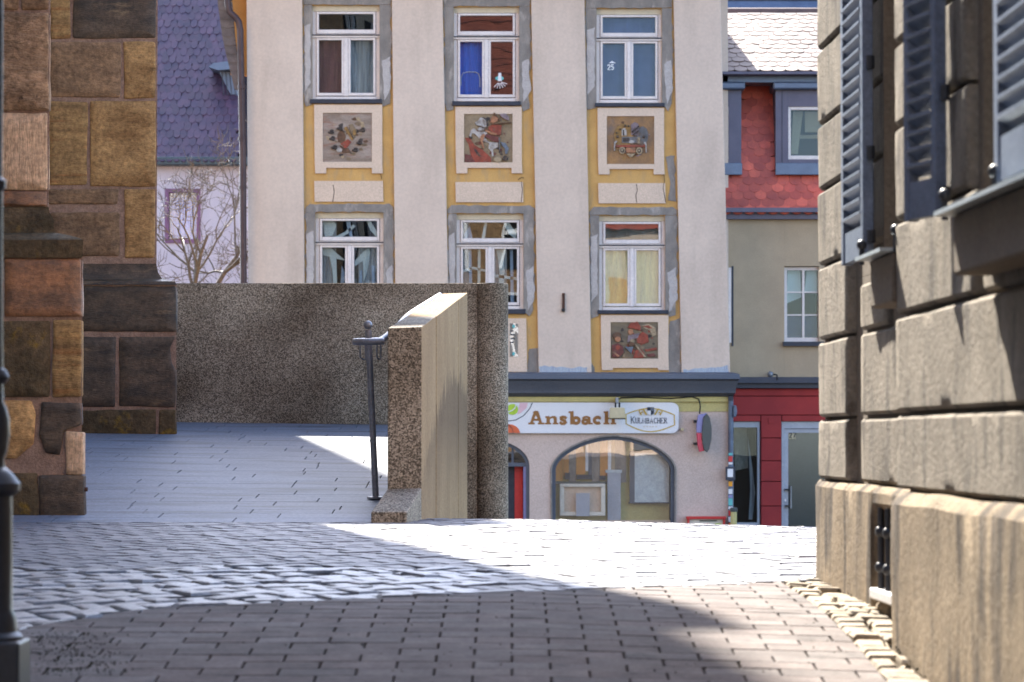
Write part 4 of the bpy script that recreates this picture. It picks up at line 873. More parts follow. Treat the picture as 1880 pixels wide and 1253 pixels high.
# patches of bare render on bay sides and torn sheets at pilaster feet
for po in [[(1222, 290), (1238, 285), (1241, 372), (1226, 368), (1230, 330)], [(1083, 655), (1096, 690), (1083, 692)], [(972, 640), (988, 640), (989, 692), (966, 692)], [(1230, 590), (1249, 585), (1250, 692), (1228, 692), (1226, 640)]]:
    part('bare_patch', 'grey_st', [(rough_edge(po + [po[0]], 7, 1.5)[:-1], 0, .012)])
for po in [[(988, 672), (1040, 676), (1078, 674), (1076, 694), (992, 694)], [(1252, 680), (1300, 676), (1336, 672), (1338, 696), (1262, 697)]]:
    part('torn_sheet', 'net', [(rough_edge(po + [po[0]], 6, 1.6)[:-1], .08, .10)])
part('wall_bracket', 'rust', [(1032, 539, 1037, 574, .08, .13)], bevel=.01); part('wall_bracket', 'black', [(el(1034, 570, 3.5, 3.5), .09, .15)])
# cracks in the render (thin recess lines shown as dark fillets)
for pts in [[(1168, 338), (1170, 350), (1167, 360), (1169, 373)], [(611, 372), (614, 352), (612, 340)], [(957, 334), (959, 350), (957, 371)], [(951, 331), (958, 326), (962, 328)], [(1218, 318), (1220, 332), (1217, 345), (1222, 372)], [(699, 320), (701, 330)]]:
    m = MB(); m.strip(pts, 1.1, HD, .0365, .0385); m.build('crack', M['dark'], th)
# cornice over the shop
m = MB()
prof = [(684, .10), (688, .40), (697, .42), (700, .34), (709, .30), (717, .24), (722, .235), (728, .13), (729, .10)]
x0, x1 = 640, 1340
n = len(prof)
for x, e in ((x0, 0), (x1, 1)):
    for y, o in prof: 
        p = P(x, y, HD, o); p.x += (o * .34 if e else 0); m.v.append(p)
    for y, o in prof: p = P(x, y, HD, -.6); m.v.append(p)
for i in range(n - 1): m.f.append((i, i + 1, 2 * n + i + 1, 2 * n + i)); m.f.append((2 * n + i, 2 * n + i + 1, 3 * n + i + 1, 3 * n + i))
m.f.append((0, 2 * n, 3 * n, n)); m.f.append((n - 1, 2 * n - 1, 4 * n - 1, 3 * n - 1))
m.build('cornice', M['corn'], th, smooth=True)
# shop front
SH = -.02
def arch(cx, sy, rx, ry, n=20, p=1.75): 
    return [(cx - rx * math.copysign(abs(math.cos(math.pi * i / n)) ** (2 / p) if True else 0, math.cos(math.pi * i / n)), sy - ry * abs(math.sin(math.pi * i / n)) ** (2 / p)) for i in range(n + 1)]
A1 = arch(1126, 862, 114, 62); A2 = arch(893, 855, 79, 48, p=2)
part('shop_wall', 'mauve', [([(700, 727), (1340, 727), (1340, 1030), (1240, 1030)] + A1[::-1] + [(1012, 1030), (972, 1030)] + A2[::-1] + [(814, 1030), (700, 1030)], -.5, .02)])
part('yellow_band', 'pale_yellow', [(700, 729, 1338, 738, .02, .09), (700, 738.2, 1338, 756, .02, .035)])
def ring(pts, w, o0, o1, name, mat, parent):
    m = MB(); m.strip(pts, w, HD, o0, o1); return m.build(name, M[mat], parent, smooth=False)
aw = group_part('arched_window', P(1126, 970, HD), th)
inn = arch(1126, 862, 110, 58)
ring([(1016, 1030)] + inn + [(1236, 1030)], 8.5, -.14, -.01, 'frame', 'corn', aw)
ring([(1013, 1030)] + A1 + [(1239, 1030)], 3, -.02, .05, 'moulding', 'grey_st', aw)
part('pane', 'glass_s', [([(1018, 1030)] + arch(1126, 862, 108, 56) + [(1234, 1030)], -.12, -.11)], aw)
part('bottom_rail', 'cream', [(1020, 956, 1232, 1000, -.19, -.16)], aw)
# display case and blind standing behind the arched pane
dc = empty('display_case', P(1070, 950, HD, -.5), 'cream framed display case with a grey card behind the arched shop window', 'display case')
part('case_frame', 'cream_m', [(1028, 889, 1112, 895, -.30, -.2), (1028, 941, 1112, 948, -.30, -.2), (1028, 895.1, 1036, 940.9, -.30, -.2), (1104, 895.1, 1112, 940.9, -.30, -.2)], dc, bevel=.01)
part('case_back', 'cream', [(1036.2, 895.2, 1103.8, 940.8, -.31, -.28)], dc); part('card', 'alu', [(1058, 906, 1083, 948.5, -.19, -.17)], dc)
def inside(name, mat, x0, y0, x1, y1, o0, o1): return part(name, mat, [(1000 + x0 / 6.596, 790 + y0 / 6.596, 1000 + x1 / 6.596, 790 + y1 / 6.596, o0, o1)], aw)
inside('back_wall', 'pale_yellow', 110, 40, 1525, 1400, -.50, -.48)
for x0, x1, y1, mt in [(110, 225, 620, 'orange'), (230, 300, 560, 'orange'), (300, 385, 640, 'grey_st'), (388, 500, 540, 'orange'), (502, 535, 500, 'signw'), (536, 580, 560, 'corn'), (582, 675, 640, 'grey_st'), (680, 775, 560, 'orange'), (777, 815, 500, 'signw'), (818, 860, 600, 'beige'), (862, 1000, 640, 'grey_st')]:
    inside('wall_strip', mt, x0, 60, x1, y1, -.479, -.42)
inside('shelf', 'slate', 390, 545, 580, 600, -.41, -.36); inside('shelf', 'slate', 670, 555, 745, 610, -.41, -.36); inside('shelf', 'slate', 250, 520, 310, 600, -.41, -.36)
inside('counter', 'grey_g', 120, 625, 760, 660, -.40, -.37)
inside('post', 'alu', 770, 510, 930, 1400, -.41, -.34); inside('post_cap', 'zinc_l', 745, 485, 945, 520, -.41, -.33)
inside('cabinet', 'zinc_l', 1040, 280, 1520, 880, -.47, -.35); inside('cabinet_edge', 'slate', 1040, 250, 1520, 279, -.47, -.34); inside('cabinet_edge', 'slate', 1030, 881, 1520, 896, -.47, -.34); inside('cabinet_side', 'corn', 1040, 281, 1100, 879, -.349, -.34)
dw = group_part('doorway', P(893, 1020, HD), th)
ring([(816, 1030)] + arch(893, 855, 76, 45, p=2) + [(970, 1030)], 7, -.2, -.02, 'frame', 'corn', dw)
part('transom', 'corn', [(820, 850, 968, 857, -.2, -.05)], dw); part('fanlight_bar', 'corn', [(939, 820, 943, 850, -.18, -.07)], dw); part('fanlight', 'glass_d', [([(820, 850)] + arch(893, 852, 73, 41, p=2)[1:-1] + [(966, 850)], -.15, -.14)], dw)
part('door_leaf', 'slate', [(820, 857, 945, 1030, -.35, -.3)], dw); part('red_door_panel', 'red_m', [(945, 857, 960, 1030, -.4, -.28)], dw); part('door_jamb', 'lilac', [(961, 857, 970, 1030, -.3, -.06)], dw)
# drainpipe with box at the left corner of the house and its curved verge
m = MB(); p = [P(418, -40, 48.7), P(418, 8, 48.7), P(421, 22, 48.7), P(432, 32, 48.7), P(438, 40, 48.7), P(441, 55, 48.7), P(446, 300, 48.7), P(448, 700, 48.7)]
dp = m.tube(p, .058, 12).build('downpipe', M['pipe'], th, smooth=True)
for y in (160, 255, 345, 470): 
    c = P(442 + y * .011, y, 48.7); MB().lathe((c.x, c.y), [(.07, c.z - .03), (.07, c.z + .03)], 12).build('pipe_clip', M['pipe'], dp, smooth=True)
part('orange_return', 'orange', [(420, -45, 452, 133, -.6, -.3)])
vg = group_part('curved_verge', P(415, 100, HD), th)
vp = [(400, -40, 24), (402, 0, 24), (406, 30, 23), (410, 60, 21), (416, 90, 19), (423, 118, 15), (429, 142, 11), (433, 160, 7)]
for i in range(26):
    t = i / 26 * (len(vp) - 1.001); k = int(t); u = t - k
    x, y, w = [vp[k][j] + (vp[k + 1][j] - vp[k][j]) * u for j in range(3)]
    part('verge_tile', 'verge', [([(x - 2, y), (x + w, y + 2), (x + w + 1, y + 9), (x + w * .5, y + 11), (x - 1, y + 9)], -.02, .10 + .01 * (i % 2))], vg)
# ------------------------------------------------------------------ shop sign
S = 5.529
def C(pts): return [(920 + x / S, 720 + y / S) for x, y in pts]
sg = empty('shop_sign', P(1090, 797, HD), 'long white shop sign with brown lettering and a gold framed beer emblem', 'sign')
def rrect(x0, y0, x1, y1, r, n=6): return [(x0, y0), (x1 - r, y0)] + [(x1 - r + r * math.sin(R(90 * i / n)), y0 + r - r * math.cos(R(90 * i / n))) for i in range(1, n + 1)] + [(x1 - r + r * math.cos(R(90 * i / n)), y1 - r + r * math.sin(R(90 * i / n))) for i in range(1, n + 1)] + [(x0, y1)]
part('board', 'signw', [(C(rrect(-330, 108, 1800, 420, 70)), .04, .10)], sg, bevel=.004)
ln = [0]
def inkp(mat, poly, name='lettering', parent=sg, base=.1005):
    ln[0] += 1; return part(name, mat, [(poly, base - .01, base + .004 + (ln[0] % 9) * .0012)], parent)
def inks(mat, pts, w, closed=False, name='lettering', parent=sg, base=.1005):
    ln[0] += 1; m = MB(); m.strip(pts, w, HD, base - .01, base + .004 + (ln[0] % 9) * .0012, closed); return m.build(name, M[mat], parent)
BR = 'brown_l'
def letter(mat, items):
    m = MB()
    for i, it in enumerate(items):
        if it[0] == 'p': m.fp(C(it[1]), HD, .09, .106 + i * .002)
        else: m.strip(C(it[1]), it[2] / S, HD, .09, .106 + i * .002, len(it) > 3)
    return m.build('letter', M[mat], sg)
letter(BR, [('p', [(275, 330), (275, 312), (295, 310), (328, 212), (318, 205), (345, 190), (378, 195), (415, 310), (440, 312), (440, 330), (372, 330), (372, 312), (385, 310), (380, 294), (330, 294), (326, 310), (340, 312), (340, 330)])])
inkp('signw', C([(338, 272), (352, 238), (368, 272)]), 'letter_counter', base=.108)
letter(BR, [('p', [(445, 330), (445, 315), (460, 312), (460, 265), (447, 262), (447, 248), (490, 244), (493, 258), (520, 243), (550, 245), (565, 262), (565, 312), (580, 315), (580, 330), (522, 330), (522, 315), (533, 312), (533, 275), (522, 266), (502, 272), (495, 280), (495, 312), (508, 315), (508, 330)])])
letter(BR, [('s', [(662, 272), (648, 258), (622, 254), (604, 262), (606, 276), (625, 286), (648, 296), (656, 310), (640, 322), (612, 322), (594, 306)], 30)])
letter(BR, [('p', [(683, 212), (683, 198), (735, 194), (735, 330), (700, 330), (700, 215)]), ('s', el(760, 290, 30, 29, 16), 33, 1)])
letter(BR, [('s', el(853, 302, 26, 20, 16), 30, 1), ('p', [(878, 262), (890, 252), (905, 256), (908, 312), (928, 315), (928, 330), (888, 330), (876, 310)]), ('s', [(824, 272), (845, 255), (870, 252), (895, 264)], 20)])
letter(BR, [('s', el(978, 288, 34, 30, 14, 315, 45), 33), ('p', el(1000, 268, 14, 13))])
letter(BR, [('p', [(1038, 212), (1038, 198), (1085, 194), (1085, 312), (1098, 315), (1098, 330), (1038, 330), (1038, 315), (1050, 312), (1050, 215)]), ('p', [(1085, 262), (1105, 246), (1140, 246), (1152, 262), (1152, 312), (1165, 315), (1165, 330), (1110, 330), (1110, 315), (1120, 312), (1120, 275), (1108, 268), (1085, 278)])])
# emblem
fr = []
for i in range(9): t = i / 8; fr.append((1266 + 244 * t, 226 - 58 * math.sin(t * math.pi / 2)))
for i in range(1, 9): t = i / 8; fr.append((1510 + 244 * t, 168 + 66 * (1 - math.cos(t * math.pi / 2))))
fr.append((1758, 335))
for i in range(1, 9): t = i / 8; fr.append((1758 - 248 * t, 335 + 68 * math.sin(t * math.pi / 2)))
for i in range(1, 9): t = i / 8; fr.append((1510 - 244 * t, 403 - 78 * (1 - math.cos(t * math.pi / 2))))
inks('gold', C(fr), 11 / S, True, 'emblem_frame')
for q, mt in [([(1480, 155), (1515, 155), (1515, 190), (1480, 190)], 'navy'), ([(1516, 155), (1550, 155), (1550, 190), (1516, 190)], 'r_blue'), ([(1480, 191), (1515, 191), (1515, 240), (1482, 218)], 'white_p'), ([(1516, 191), (1550, 191), (1548, 218), (1516, 240)], 'navy')]: inkp(mt, C(q), 'emblem_shield', base=.112)
for sx in (-1, 1):
    cx = 1515 + sx * 82
    inks('gold', C([(cx - sx * 40, 232), (cx - sx * 20, 200), (cx - sx * 10, 175), (cx + sx * 6, 178)]), 16 / S, name='emblem_lion', base=.112)
    inks('gold', C([(cx, 205), (cx + sx * 20, 215), (cx + sx * 12, 235)]), 13 / S, name='emblem_lion', base=.112)
    inks('gold', C([(cx + sx * 22, 180), (cx + sx * 34, 200), (cx + sx * 20, 228)]), 8 / S, name='emblem_lion', base=.112)
FONT = {'K': [[(0, 0), (0, 1)], [(.75, 1), (0, .42)], [(.22, .58), (.8, 0)]], 'U': [[(0, 1), (0, .25), (.15, .03), (.5, .03), (.68, .25), (.68, 1)]], 'L': [[(0, 1), (0, 0), (.6, 0), (.6, .2)]],
        'M': [[(0, 0), (.05, 1), (.45, .15), (.85, 1), (.9, 0)]], 'B': [[(0, 0), (0, 1), (.45, .97), (.55, .75), (.42, .54), (0, .52)], [(.42, .52), (.62, .3), (.5, .03), (0, 0)]],
        'A': [[(0, 0), (.38, 1), (.76, 0)], [(.15, .34), (.6, .34)]], 'C': [[(.66, .8), (.5, .98), (.2, .92), (.02, .6), (.05, .3), (.25, .03), (.52, .02), (.68, .2)]], 'H': [[(0, 0), (0, 1)], [(.7, 0), (.7, 1)], [(0, .52), (.7, .52)]],
        'E': [[(.6, .8), (.6, 1), (0, 1), (0, 0), (.62, 0), (.62, .2)], [(0, .52), (.45, .52)]], 'R': [[(0, 0), (0, 1), (.48, .96), (.58, .74), (.45, .52), (0, .5)], [(.3, .5), (.72, 0)]],
        '2': [[(0, .75), (.1, .97), (.45, .97), (.55, .7), (0, 0), (.6, 0)]], '7': [[(0, 1), (.6, 1), (.2, 0)]], '5': [[(.55, 1), (.08, 1), (.05, .58), (.4, .6), (.58, .35), (.4, .02), (0, .08)]]}
def text(s, x, yb, h, wd, tr, mat, parent, D=HD, base=.1, name='letter', big=None, ser=True):
    for i, c in enumerate(s):
        hh = big if (big and i == 0) else h; m = MB(); q = 0; mx_ = 0
        for st in FONT[c]:
            pts = [(x + a * hh * (.63 if ser else .9), yb - b * hh) for a, b in st]; mx_ = max(mx_, max(p[0] for p in pts))
            m.strip(pts, wd, D, base - .01, base + .003 + q * .0012); q += 1
            if ser and c not in 'C':
                for p in (pts[0], pts[-1]):
                    if abs(p[1] - yb) < .1 or abs(p[1] - (yb - hh)) < .1: m.strip([(p[0] - wd * .95, p[1]), (p[0] + wd * .95, p[1])], wd * .45, D, base - .01, base + .003 + q * .0012); q += 1
        m.build(name, M[mat], parent); x = mx_ + tr
    return x
text('KULMBACHER', 920 + 1318 / S, 720 + 318 / S, 9.8, 1.2, 2.3, 'navy', sg, base=.1025, big=12.0)
for i in range(5): inkp('gold', C(el(1450 + i * 30, 352, 5, 5, 6)), 'emblem_star')
inks('navy', C([(-60, 270), (20, 292), (75, 295), (150, 285), (230, 240), (290, 170), (316, 112)]), 8 / S, name='sign_print')
inkp('pinkp', C([(190, 112), (270, 112), (260, 160), (200, 215), (165, 225), (180, 170)]), 'sign_print'); inkp('lime', C(el(115, 178, 58, 56, 20)), 'sign_print')
inks('white_p', C([(70, 205), (110, 190), (140, 165), (150, 135)]), 9 / S, name='sign_print', base=.112)
inkp('redp', C([(-40, 417)] + el(75, 425, 118, 98, 14, 185, 352) + [(196, 417)]), 'sign_print'); inks('navy', C([(75, 330), (110, 370), (125, 415)]), 4 / S, name='sign_print', base=.112)
# floodlight over the sign and its cable
fl = empty('floodlight', P(1131, 735, HD, .3), 'beige floodlight on a bracket in front of the brown sign lettering', 'floodlight')
m = MB(); m.fp([(1119, 749), (1145, 749), (1147, 769), (1116, 769)], HD, .32, .52); m.build('housing', M['beige_m'], fl, bevel=.015)
part('lens', 'black', [(1118, 768.5, 1146, 770.5, .34, .5)], fl)
part('bracket', 'black', [(1127, 740, 1130, 750, .36, .42), (1134, 740, 1137, 750, .36, .42)], fl); part('arm', 'steel', [(1129, 731, 1134, 742, .05, .44)], fl)
MB().tube([P(1131, 735, HD, .12), P(1140, 731, HD, .1), P(1170, 730, HD, .1), P(1230, 732, HD, .1), P(1270, 729, HD, .1), P(1282, 733, HD, .1), P(1285, 745, HD, .12), P(1283, 760, HD, .2)], .012, 6).build('cable', M['black'], fl, smooth=True)
# lens shaped light box on the wall
lb = empty('light_box', P(1290, 796, HD), 'lens shaped hanging light box with lilac and red rim beside the sign', 'light box')
def lens(x0, x1, y0, y1, n=10): 
    cx, cy = (x0 + x1) / 2, (y0 + y1) / 2; rx, ry = (x1 - x0) / 2, (y1 - y0) / 2
    return [(cx + rx * math.cos(t) * (abs(math.cos(t)) ** .1), cy + ry * math.sin(t)) for t in [2 * math.pi * i / (2 * n) for i in range(2 * n)]]
part('face', 'grey_g', [([(1290, 765), (1296, 760), (1301, 768), (1304, 785), (1304, 806), (1300, 824), (1296, 831), (1290, 826), (1287, 806), (1287, 785)], .26, .34)], lb, bevel=.01)
part('upper_rim', 'lilac', [([(1280, 762), (1296, 759), (1289, 768), (1286.5, 795), (1277, 795), (1277, 780)], .16, .30)], lb, bevel=.01)
part('lower_rim', 'redbox', [([(1277, 795.4), (1286.5, 795.4), (1287, 812), (1291, 828), (1282, 830), (1279, 818)], .16, .30)], lb, bevel=.01)
for y in (774, 815): part('bracket', 'black', [(1273, y - 2.5, 1279, y + 2.5, .02, .22)], lb)
part('wall_stub', 'beige_m', [(1249, 786, 1255, 791, .02, .09)], bevel=.006)
# drainpipe with stickers at the right corner of the shop
dr = group_part('drainpipe', P(1340, 900, HD, .1), th)
MB().tube([P(1341, 733, HD, .10), P(1340, 1030, HD, .10)], .045, 12).build('pipe', M['pipe_b'], dr, smooth=True)
part('socket', 'slate', [(1336, 728, 1345, 736, .04, .16)], dr); part('siren', 'pipe_b', [([(1345, 745), (1350, 744), (1352, 756), (1350, 766), (1345, 767)], .06, .2)], dr, bevel=.02)
part('meter_box', 'fascia', [(1331, 857, 1348, 882, .10, .22)], dr, bevel=.01); part('meter_sticker', 'white_p', [(1334, 861, 1344, 876, .22, .225)], dr)
for y0, y1, mt in [(832, 836, 'teal'), (838, 848, 'red_m'), (849, 853, 'white_p'), (884, 893, 'orange_p'), (898, 907, 'white_p'), (909, 914, 'lilac'), (915, 928, 'teal'), (930, 935, 'white_p'), (937, 947, 'red_m'), (949, 958, 'white_p'), (960, 966, 'redp')]:
    part('sticker', mt, [(1336.2, y0, 1343.6, y1, .144, .150)], dr)
# gumball machine, guard post
vm = empty('vending_machine', P(1295, 1000, HD, .1), 'red framed vending box with coloured pictures on the shop wall', 'vending machine')
part('case', 'red_m', [(1259, 948, 1332, 953, .03, .22), (1261, 953.1, 1265, 1000, .03, .2), (1326, 953.1, 1330, 1000, .03, .2), (1259, 1000.1, 1332, 1005, .03, .22)], vm, bevel=.008)
part('front', 'cream_m', [(1265.2, 953.2, 1325.8, 999.8, .03, .15)], vm)
for x0, mt in [(1270, 'pinkp'), (1291, 'redp'), (1312, 'lime')]: part('picture', mt, [(x0, 961, x0 + 11, 985, .15, .156)], vm); part('picture_mark', 'gold' if mt != 'pinkp' else 'lilac', [(el(x0 + 5.5, 972, 3.5, 4.5), .156, .16)], vm)
part('label_strip', 'grey_g', [(1283, 955, 1315, 957.5, .15, .155)], vm)
gp = empty('guard_post', P(1347, 1025, HD, .45), 'short yellow guard post with dark cap beside the drainpipe', 'post')
a = P(1347, 1026, 48.6); b = P(1347, 940, 48.6); MB().tube([(a.x, 48.6, -2.13), b], .055, 14).build('shaft', M['pale_yellow'], gp, smooth=True); MB().lathe((b.x, 48.6), [(.065, b.z), (.07, b.z + .05), (.05, b.z + .075)], 14).build('cap', M['grey_g'], gp, smooth=True)
# stickers in the upper panes
tg = [('number_sticker', [(1114, 112, 1133, 116), (1114, 124, 1119, 127)])]
w3 = wins[4]
text('25', 1116, 127, 9, 1.8, 1.5, 'white_p', w3, HD, -.09, 'pane_sticker', ser=False)
part('pane_sticker', 'white_p', [([(1118, 115), (1124, 111), (1131, 115)], -.098, -.09)], w3)
w2 = wins[2]
part('pane_sticker', 'teal', [(el(917, 143, 8, 4), -.098, -.092)], w2); part('pane_sticker', 'white_p', [([(915, 133), (920, 133), (921, 148), (914, 148)], -.098, -.088)], w2)
for i in range(6): 
    m = MB(); t = R(20 + i * 22); m.strip([(917 + 4 * math.cos(t), 149 + 3 * math.sin(t)), (917 + 15 * math.cos(t), 149 + 13 * math.sin(t))], 1.1, HD, -.098, -.093); m.build('pane_sticker', M['white_p'], w2)
m = MB(); m.strip([(846, 155), (846, 140), (850, 132), (858, 130), (872, 130), (878, 133), (881, 142), (881, 158)], 1.2, HD, -.195, -.175); m.build('chair_back', M['white_p'], w2)
# ------------------------------------------------------------------ house number 27
KD = 50.0
nh = empty('red_shop_house', P(1420, 1025, KD), 'beige house with red shop front, grey door and red tiled mansard roof', 'house')
def pk(name, mat, boxes, parent=None, D=KD, **k):
    m = MB()
    for b in boxes:
        if isinstance(b[0], (tuple, list)): m.fp(list(b[0]), D, b[1], b[2])
        else: m.fb(*b[:4], D, b[4], b[5])
    return m.build(name, M[mat], parent or nh, **k)
pk('wall', 'beige', [(1300, 400, 1440, 694, -.5, 0), (1503.5, 400, 1760, 694, -.5, 0), (1440.1, 400, 1503.4, 489, -.5, 0), (1440.1, 631, 1503.4, 694, -.5, 0)])
a, b = P(1300, 1040, 50.9), P(1760, 400, 50.9); m = MB(); m.box(a.x, b.x, 50.9, 60, -2.12, b.z); m.build('house_body', M['beige'], nh)
pk('interior', 'dark', [(1300, 440, 1700, 680, -.8, -.75), (1300, 770, 1700, 1035, -.8, -.75)])
w = group_part('window', P(1475, 630, KD), nh)
pk('frame', 'white_frame', [(1440, 490, 1446, 628, -.2, -.1), (1503, 490, 1509, 628, -.2, -.1), (1446.1, 490, 1502.9, 496, -.2, -.1), (1446.1, 620, 1502.9, 628, -.2, -.1), (1474, 496.1, 1478, 619.9, -.18, -.1)], w)
pk('glazing_bar', 'white_frame', [(1446.1, 535, 1473.9, 537.5, -.16, -.11), (1446.1, 577, 1473.9, 579.5, -.16, -.11), (1478.1, 535, 1502.9, 537.5, -.16, -.11), (1478.1, 577, 1502.9, 579.5, -.16, -.11)], w)
for x0, x1 in ((1446, 1474), (1478, 1503)):
    for y0, y1 in ((496, 535), (537.5, 577), (579.5, 620)): pk('pane', 'glass_b', [(x0, y0, x1, y1, -.15, -.145)], w)
pk('curtain', 'signw', [([(1449, 496), (1472, 496), (1474, 545), (1447, 556)], -.28, -.27), ([(1484, 496), (1503, 496), (1503, 536), (1480, 534)], -.28, -.27)], w); pk('blind', 'curt_navy', [(1446, 580, 1503, 620, -.3, -.29)], w)
pk('sill', 'slate', [(1437, 628, 1512, 636, -.1, .1)], w)
w = group_part('window', P(1335, 630, KD), nh)
pk('recess_edge', 'slate', [(1343, 489, 1346.5, 636, 0, .02)], w); pk('frame', 'white_frame', [(1330, 492, 1342.5, 630, -.02, .02)], w)
# fascia and red rusticated shop front
pk('fascia', 'fascia', [(1342, 693, 1760, 704, -.1, .22), (1342, 704.2, 1760, 713, -.1, .12)])
MB().ball(P(1413, 688, KD, .15), .055).build('sensor', M['steel'], nh, smooth='all')
MB().tube([P(1416, 688, KD, .16), P(1424, 689, KD, .2), P(1425, 698, KD, .24)], .014, 6).build('cable', M['black'], nh)
pk('joint_wall', 'red_dk', [(1300, 713, 1760, 774, -.4, -.03), (1300, 968, 1344, 1035, -.4, -.03), (1396, 774.1, 1435, 1035, -.4, -.03), (1345, 969, 1396, 1035, -.4, -.03), (1560, 774.1, 1760, 1035, -.4, -.03)])
RB = [(1342, 714, 1760, 726), (1342, 727.5, 1760, 761), (1342, 763, 1396, 773), (1342, 763, 1434, 773)]
for r_ in [(1342, 714, 1760, 727), (1342, 728.3, 1760, 762), (1342, 763.3, 1396, 774), (1397.3, 763.3, 1434.5, 804), (1397.3, 805.3, 1434.5, 846), (1397.3, 847.3, 1434.5, 884), (1397.3, 885.3, 1434.5, 929), (1397.3, 930.3, 1434.5, 976), (1397.3, 977.3, 1434.5, 1032), (1435.8, 763.3, 1760, 774)]:
    pk('facing_block', 'red', [(*r_, -.1, 0)], bevel=.01)
pk('lintel_ornament', 'red', [(1411, 768, 1421, 777, 0, .02)])
sw = group_part('shop_window', P(1370, 968, KD), nh)
pk('frame', 'alu', [(1344.5, 774.5, 1395.5, 785, -.2, -.06), (1344.5, 960, 1395.5, 969, -.2, -.06), (1344.5, 785.1, 1347, 959.9, -.2, -.06), (1391, 785.1, 1395.5, 959.9, -.2, -.06)], sw)
pk('pane', 'glass_b', [(1347, 785, 1391, 960, -.14, -.13)], sw)
pk('curtain', 'curtain', [([(1375, 800), (1384, 860), (1389, 905), (1384, 955), (1377, 955), (1380, 900), (1378, 850)], -.3, -.28)], sw); pk('poster', 'grey_st', [([(1350, 785), (1374, 785), (1377, 860), (1352, 865)], -.4, -.38)], sw)
dg = group_part('door', P(1475, 1030, KD), nh)
pk('frame', 'alu', [(1435.5, 774.5, 1560, 787, -.2, -.05), (1435.5, 787.1, 1440, 1030, -.2, -.05)], dg)
lf = pk('leaf', 'alu', [(1440.5, 788, 1560, 795, -.18, -.08), (1440.5, 795.1, 1448, 1030, -.18, -.08), (1540, 795.1, 1560, 1030, -.18, -.08)], dg)
pk('panel', 'door_g', [(1448, 795, 1540, 1030, -.15, -.12)], dg)
MB().tube([P(1452, 893, KD, .0), P(1452, 934, KD, .0)], .016, 8).build('handle', M['steel'], dg, smooth=True)
pk('handle_bracket', 'black', [(1441.5, 898, 1452, 900, -.08, 0.01), (1441.5, 928, 1452, 930, -.08, 0.01)], dg); pk('lock', 'white_p', [(el(1442.5, 919, 1.8, 2.6), -.08, -.05)], dg)
pk('number_plate', 'beige_m', [(1449, 793.5, 1461.5, 806, -.12, -.1)], dg); text('27', 1450.5, 804, 8.5, 1.9, 1.8, 'black', dg, KD, -.098, 'number', ser=False)
# mansard roof: scalloped tiles laid one by one
def tile_mesh(w, l, name, mat, th_=.016):
    m = MB(); out = [(-w / 2, 0), (-w / 2, -l * .72)] + [(w / 2 * math.cos(t), -l * .72 + l * .28 * math.sin(t)) for t in [math.pi + math.pi * i / 8 for i in range(1, 8)]] + [(w / 2, -l * .72), (w / 2, 0)]
    f = [Vector((x, -th_ - .012 * (y / -l), y)) for x, y in out]; bk = [Vector((x, -.012 * (y / -l), y)) for x, y in out]
    n = len(out); me = bpy.data.meshes.new(name)
    me.from_pydata([tuple(v) for v in f + bk], [], [tuple(range(n)), tuple(range(2 * n - 1, n - 1, -1))] + [(i, i + n, (i + 1) % n + n, (i + 1) % n) for i in range(n)])
    me.materials.append(mat); bm = bmesh.new(); bm.from_mesh(me); bmesh.ops.recalc_face_normals(bm, faces=bm.faces); bm.to_mesh(me); bm.free(); return me
def lay_tiles(parent, me, bot, topz_d, x0, x1, rows_, w, keep=lambda p: True, mat2=None, jit=.006, limit=300):
    """bot=(D,z) of the eave, topz_d=(D,z) of the upper edge; tiles lap upwards"""
    (d0, z0), (d1, z1) = bot, topz_d; ang = math.atan2(z1 - z0, d1 - d0); tilt = math.pi / 2 - ang; n = 0; extra = MB()
    for r in range(rows_):
        t = (r + 1.25) / rows_; d = d0 + (d1 - d0) * t; z = z0 + (z1 - z0) * t
        x = x0 + (w / 2 if r % 2 else 0)
        while x < x1:
            px = 940 + F * x / d; py = 804 - z * F / d
            if keep((px, py, x, r)) and (n >= limit or px > 1516):
                from mathutils import Euler
                rm = Euler((-tilt + random.uniform(-.012, .012), random.uniform(-.02, .02), 0)).to_matrix(); loc = Vector((x, d, z)); extra.add([rm @ v.co + loc for v in me.vertices], [tuple(p_.vertices) for p_ in me.polygons])
            elif keep((px, py, x, r)):
                o = bpy.data.objects.new('roof_tile', me); COL.objects.link(o); WL[o.name] = Vector((x, d, z)); o.parent = parent
                o.location = Vector((x + random.uniform(-jit, jit) * .5, d, z + random.uniform(-jit, jit) * .4)) - wl(parent); o.rotation_euler = (-tilt + random.uniform(-.012, .012), random.uniform(-.02, .02), 0); n += 1
            x += w
    if extra.v: extra.build('roof_tiles', me.materials[0], parent, kind='stuff')
    return n
MD0, MZ0 = 49.85, P(940, 386, 49.85).z; MD1, MZ1 = 50.75, P(940, 137, 50.75).z
rf = group_part('mansard_roof', (4.5, 50.3, MZ0), nh)
m = MB(); xa, xb = P(1300, 400, 50).x, P(1760, 400, 50).x
m.add([(xa, MD0 + .05, MZ0 - .05), (xb, MD0 + .05, MZ0 - .05), (xb, MD1 + .05, MZ1), (xa, MD1 + .05, MZ1), (xa, MD1 + .6, MZ0 - .05), (xb, MD1 + .6, MZ0 - .05)], [(0, 1, 2, 3), (2, 1, 5), (3, 4, 0), (2, 5, 4, 3), (0, 4, 5, 1)]); m.build('underlay', M['batten'], rf)
TW = .208; rws = 19; me1 = tile_mesh(TW - .006, (MZ1 - MZ0) / rws * 2.05, 'scallop_tile', M['tile_red'], .034)
def kp(q):
    px, py, x, r = q
    if px < 1316 or px > 1740: return False
    if py < 312: return 1360 < px < 1426 or px > 1548
    return True
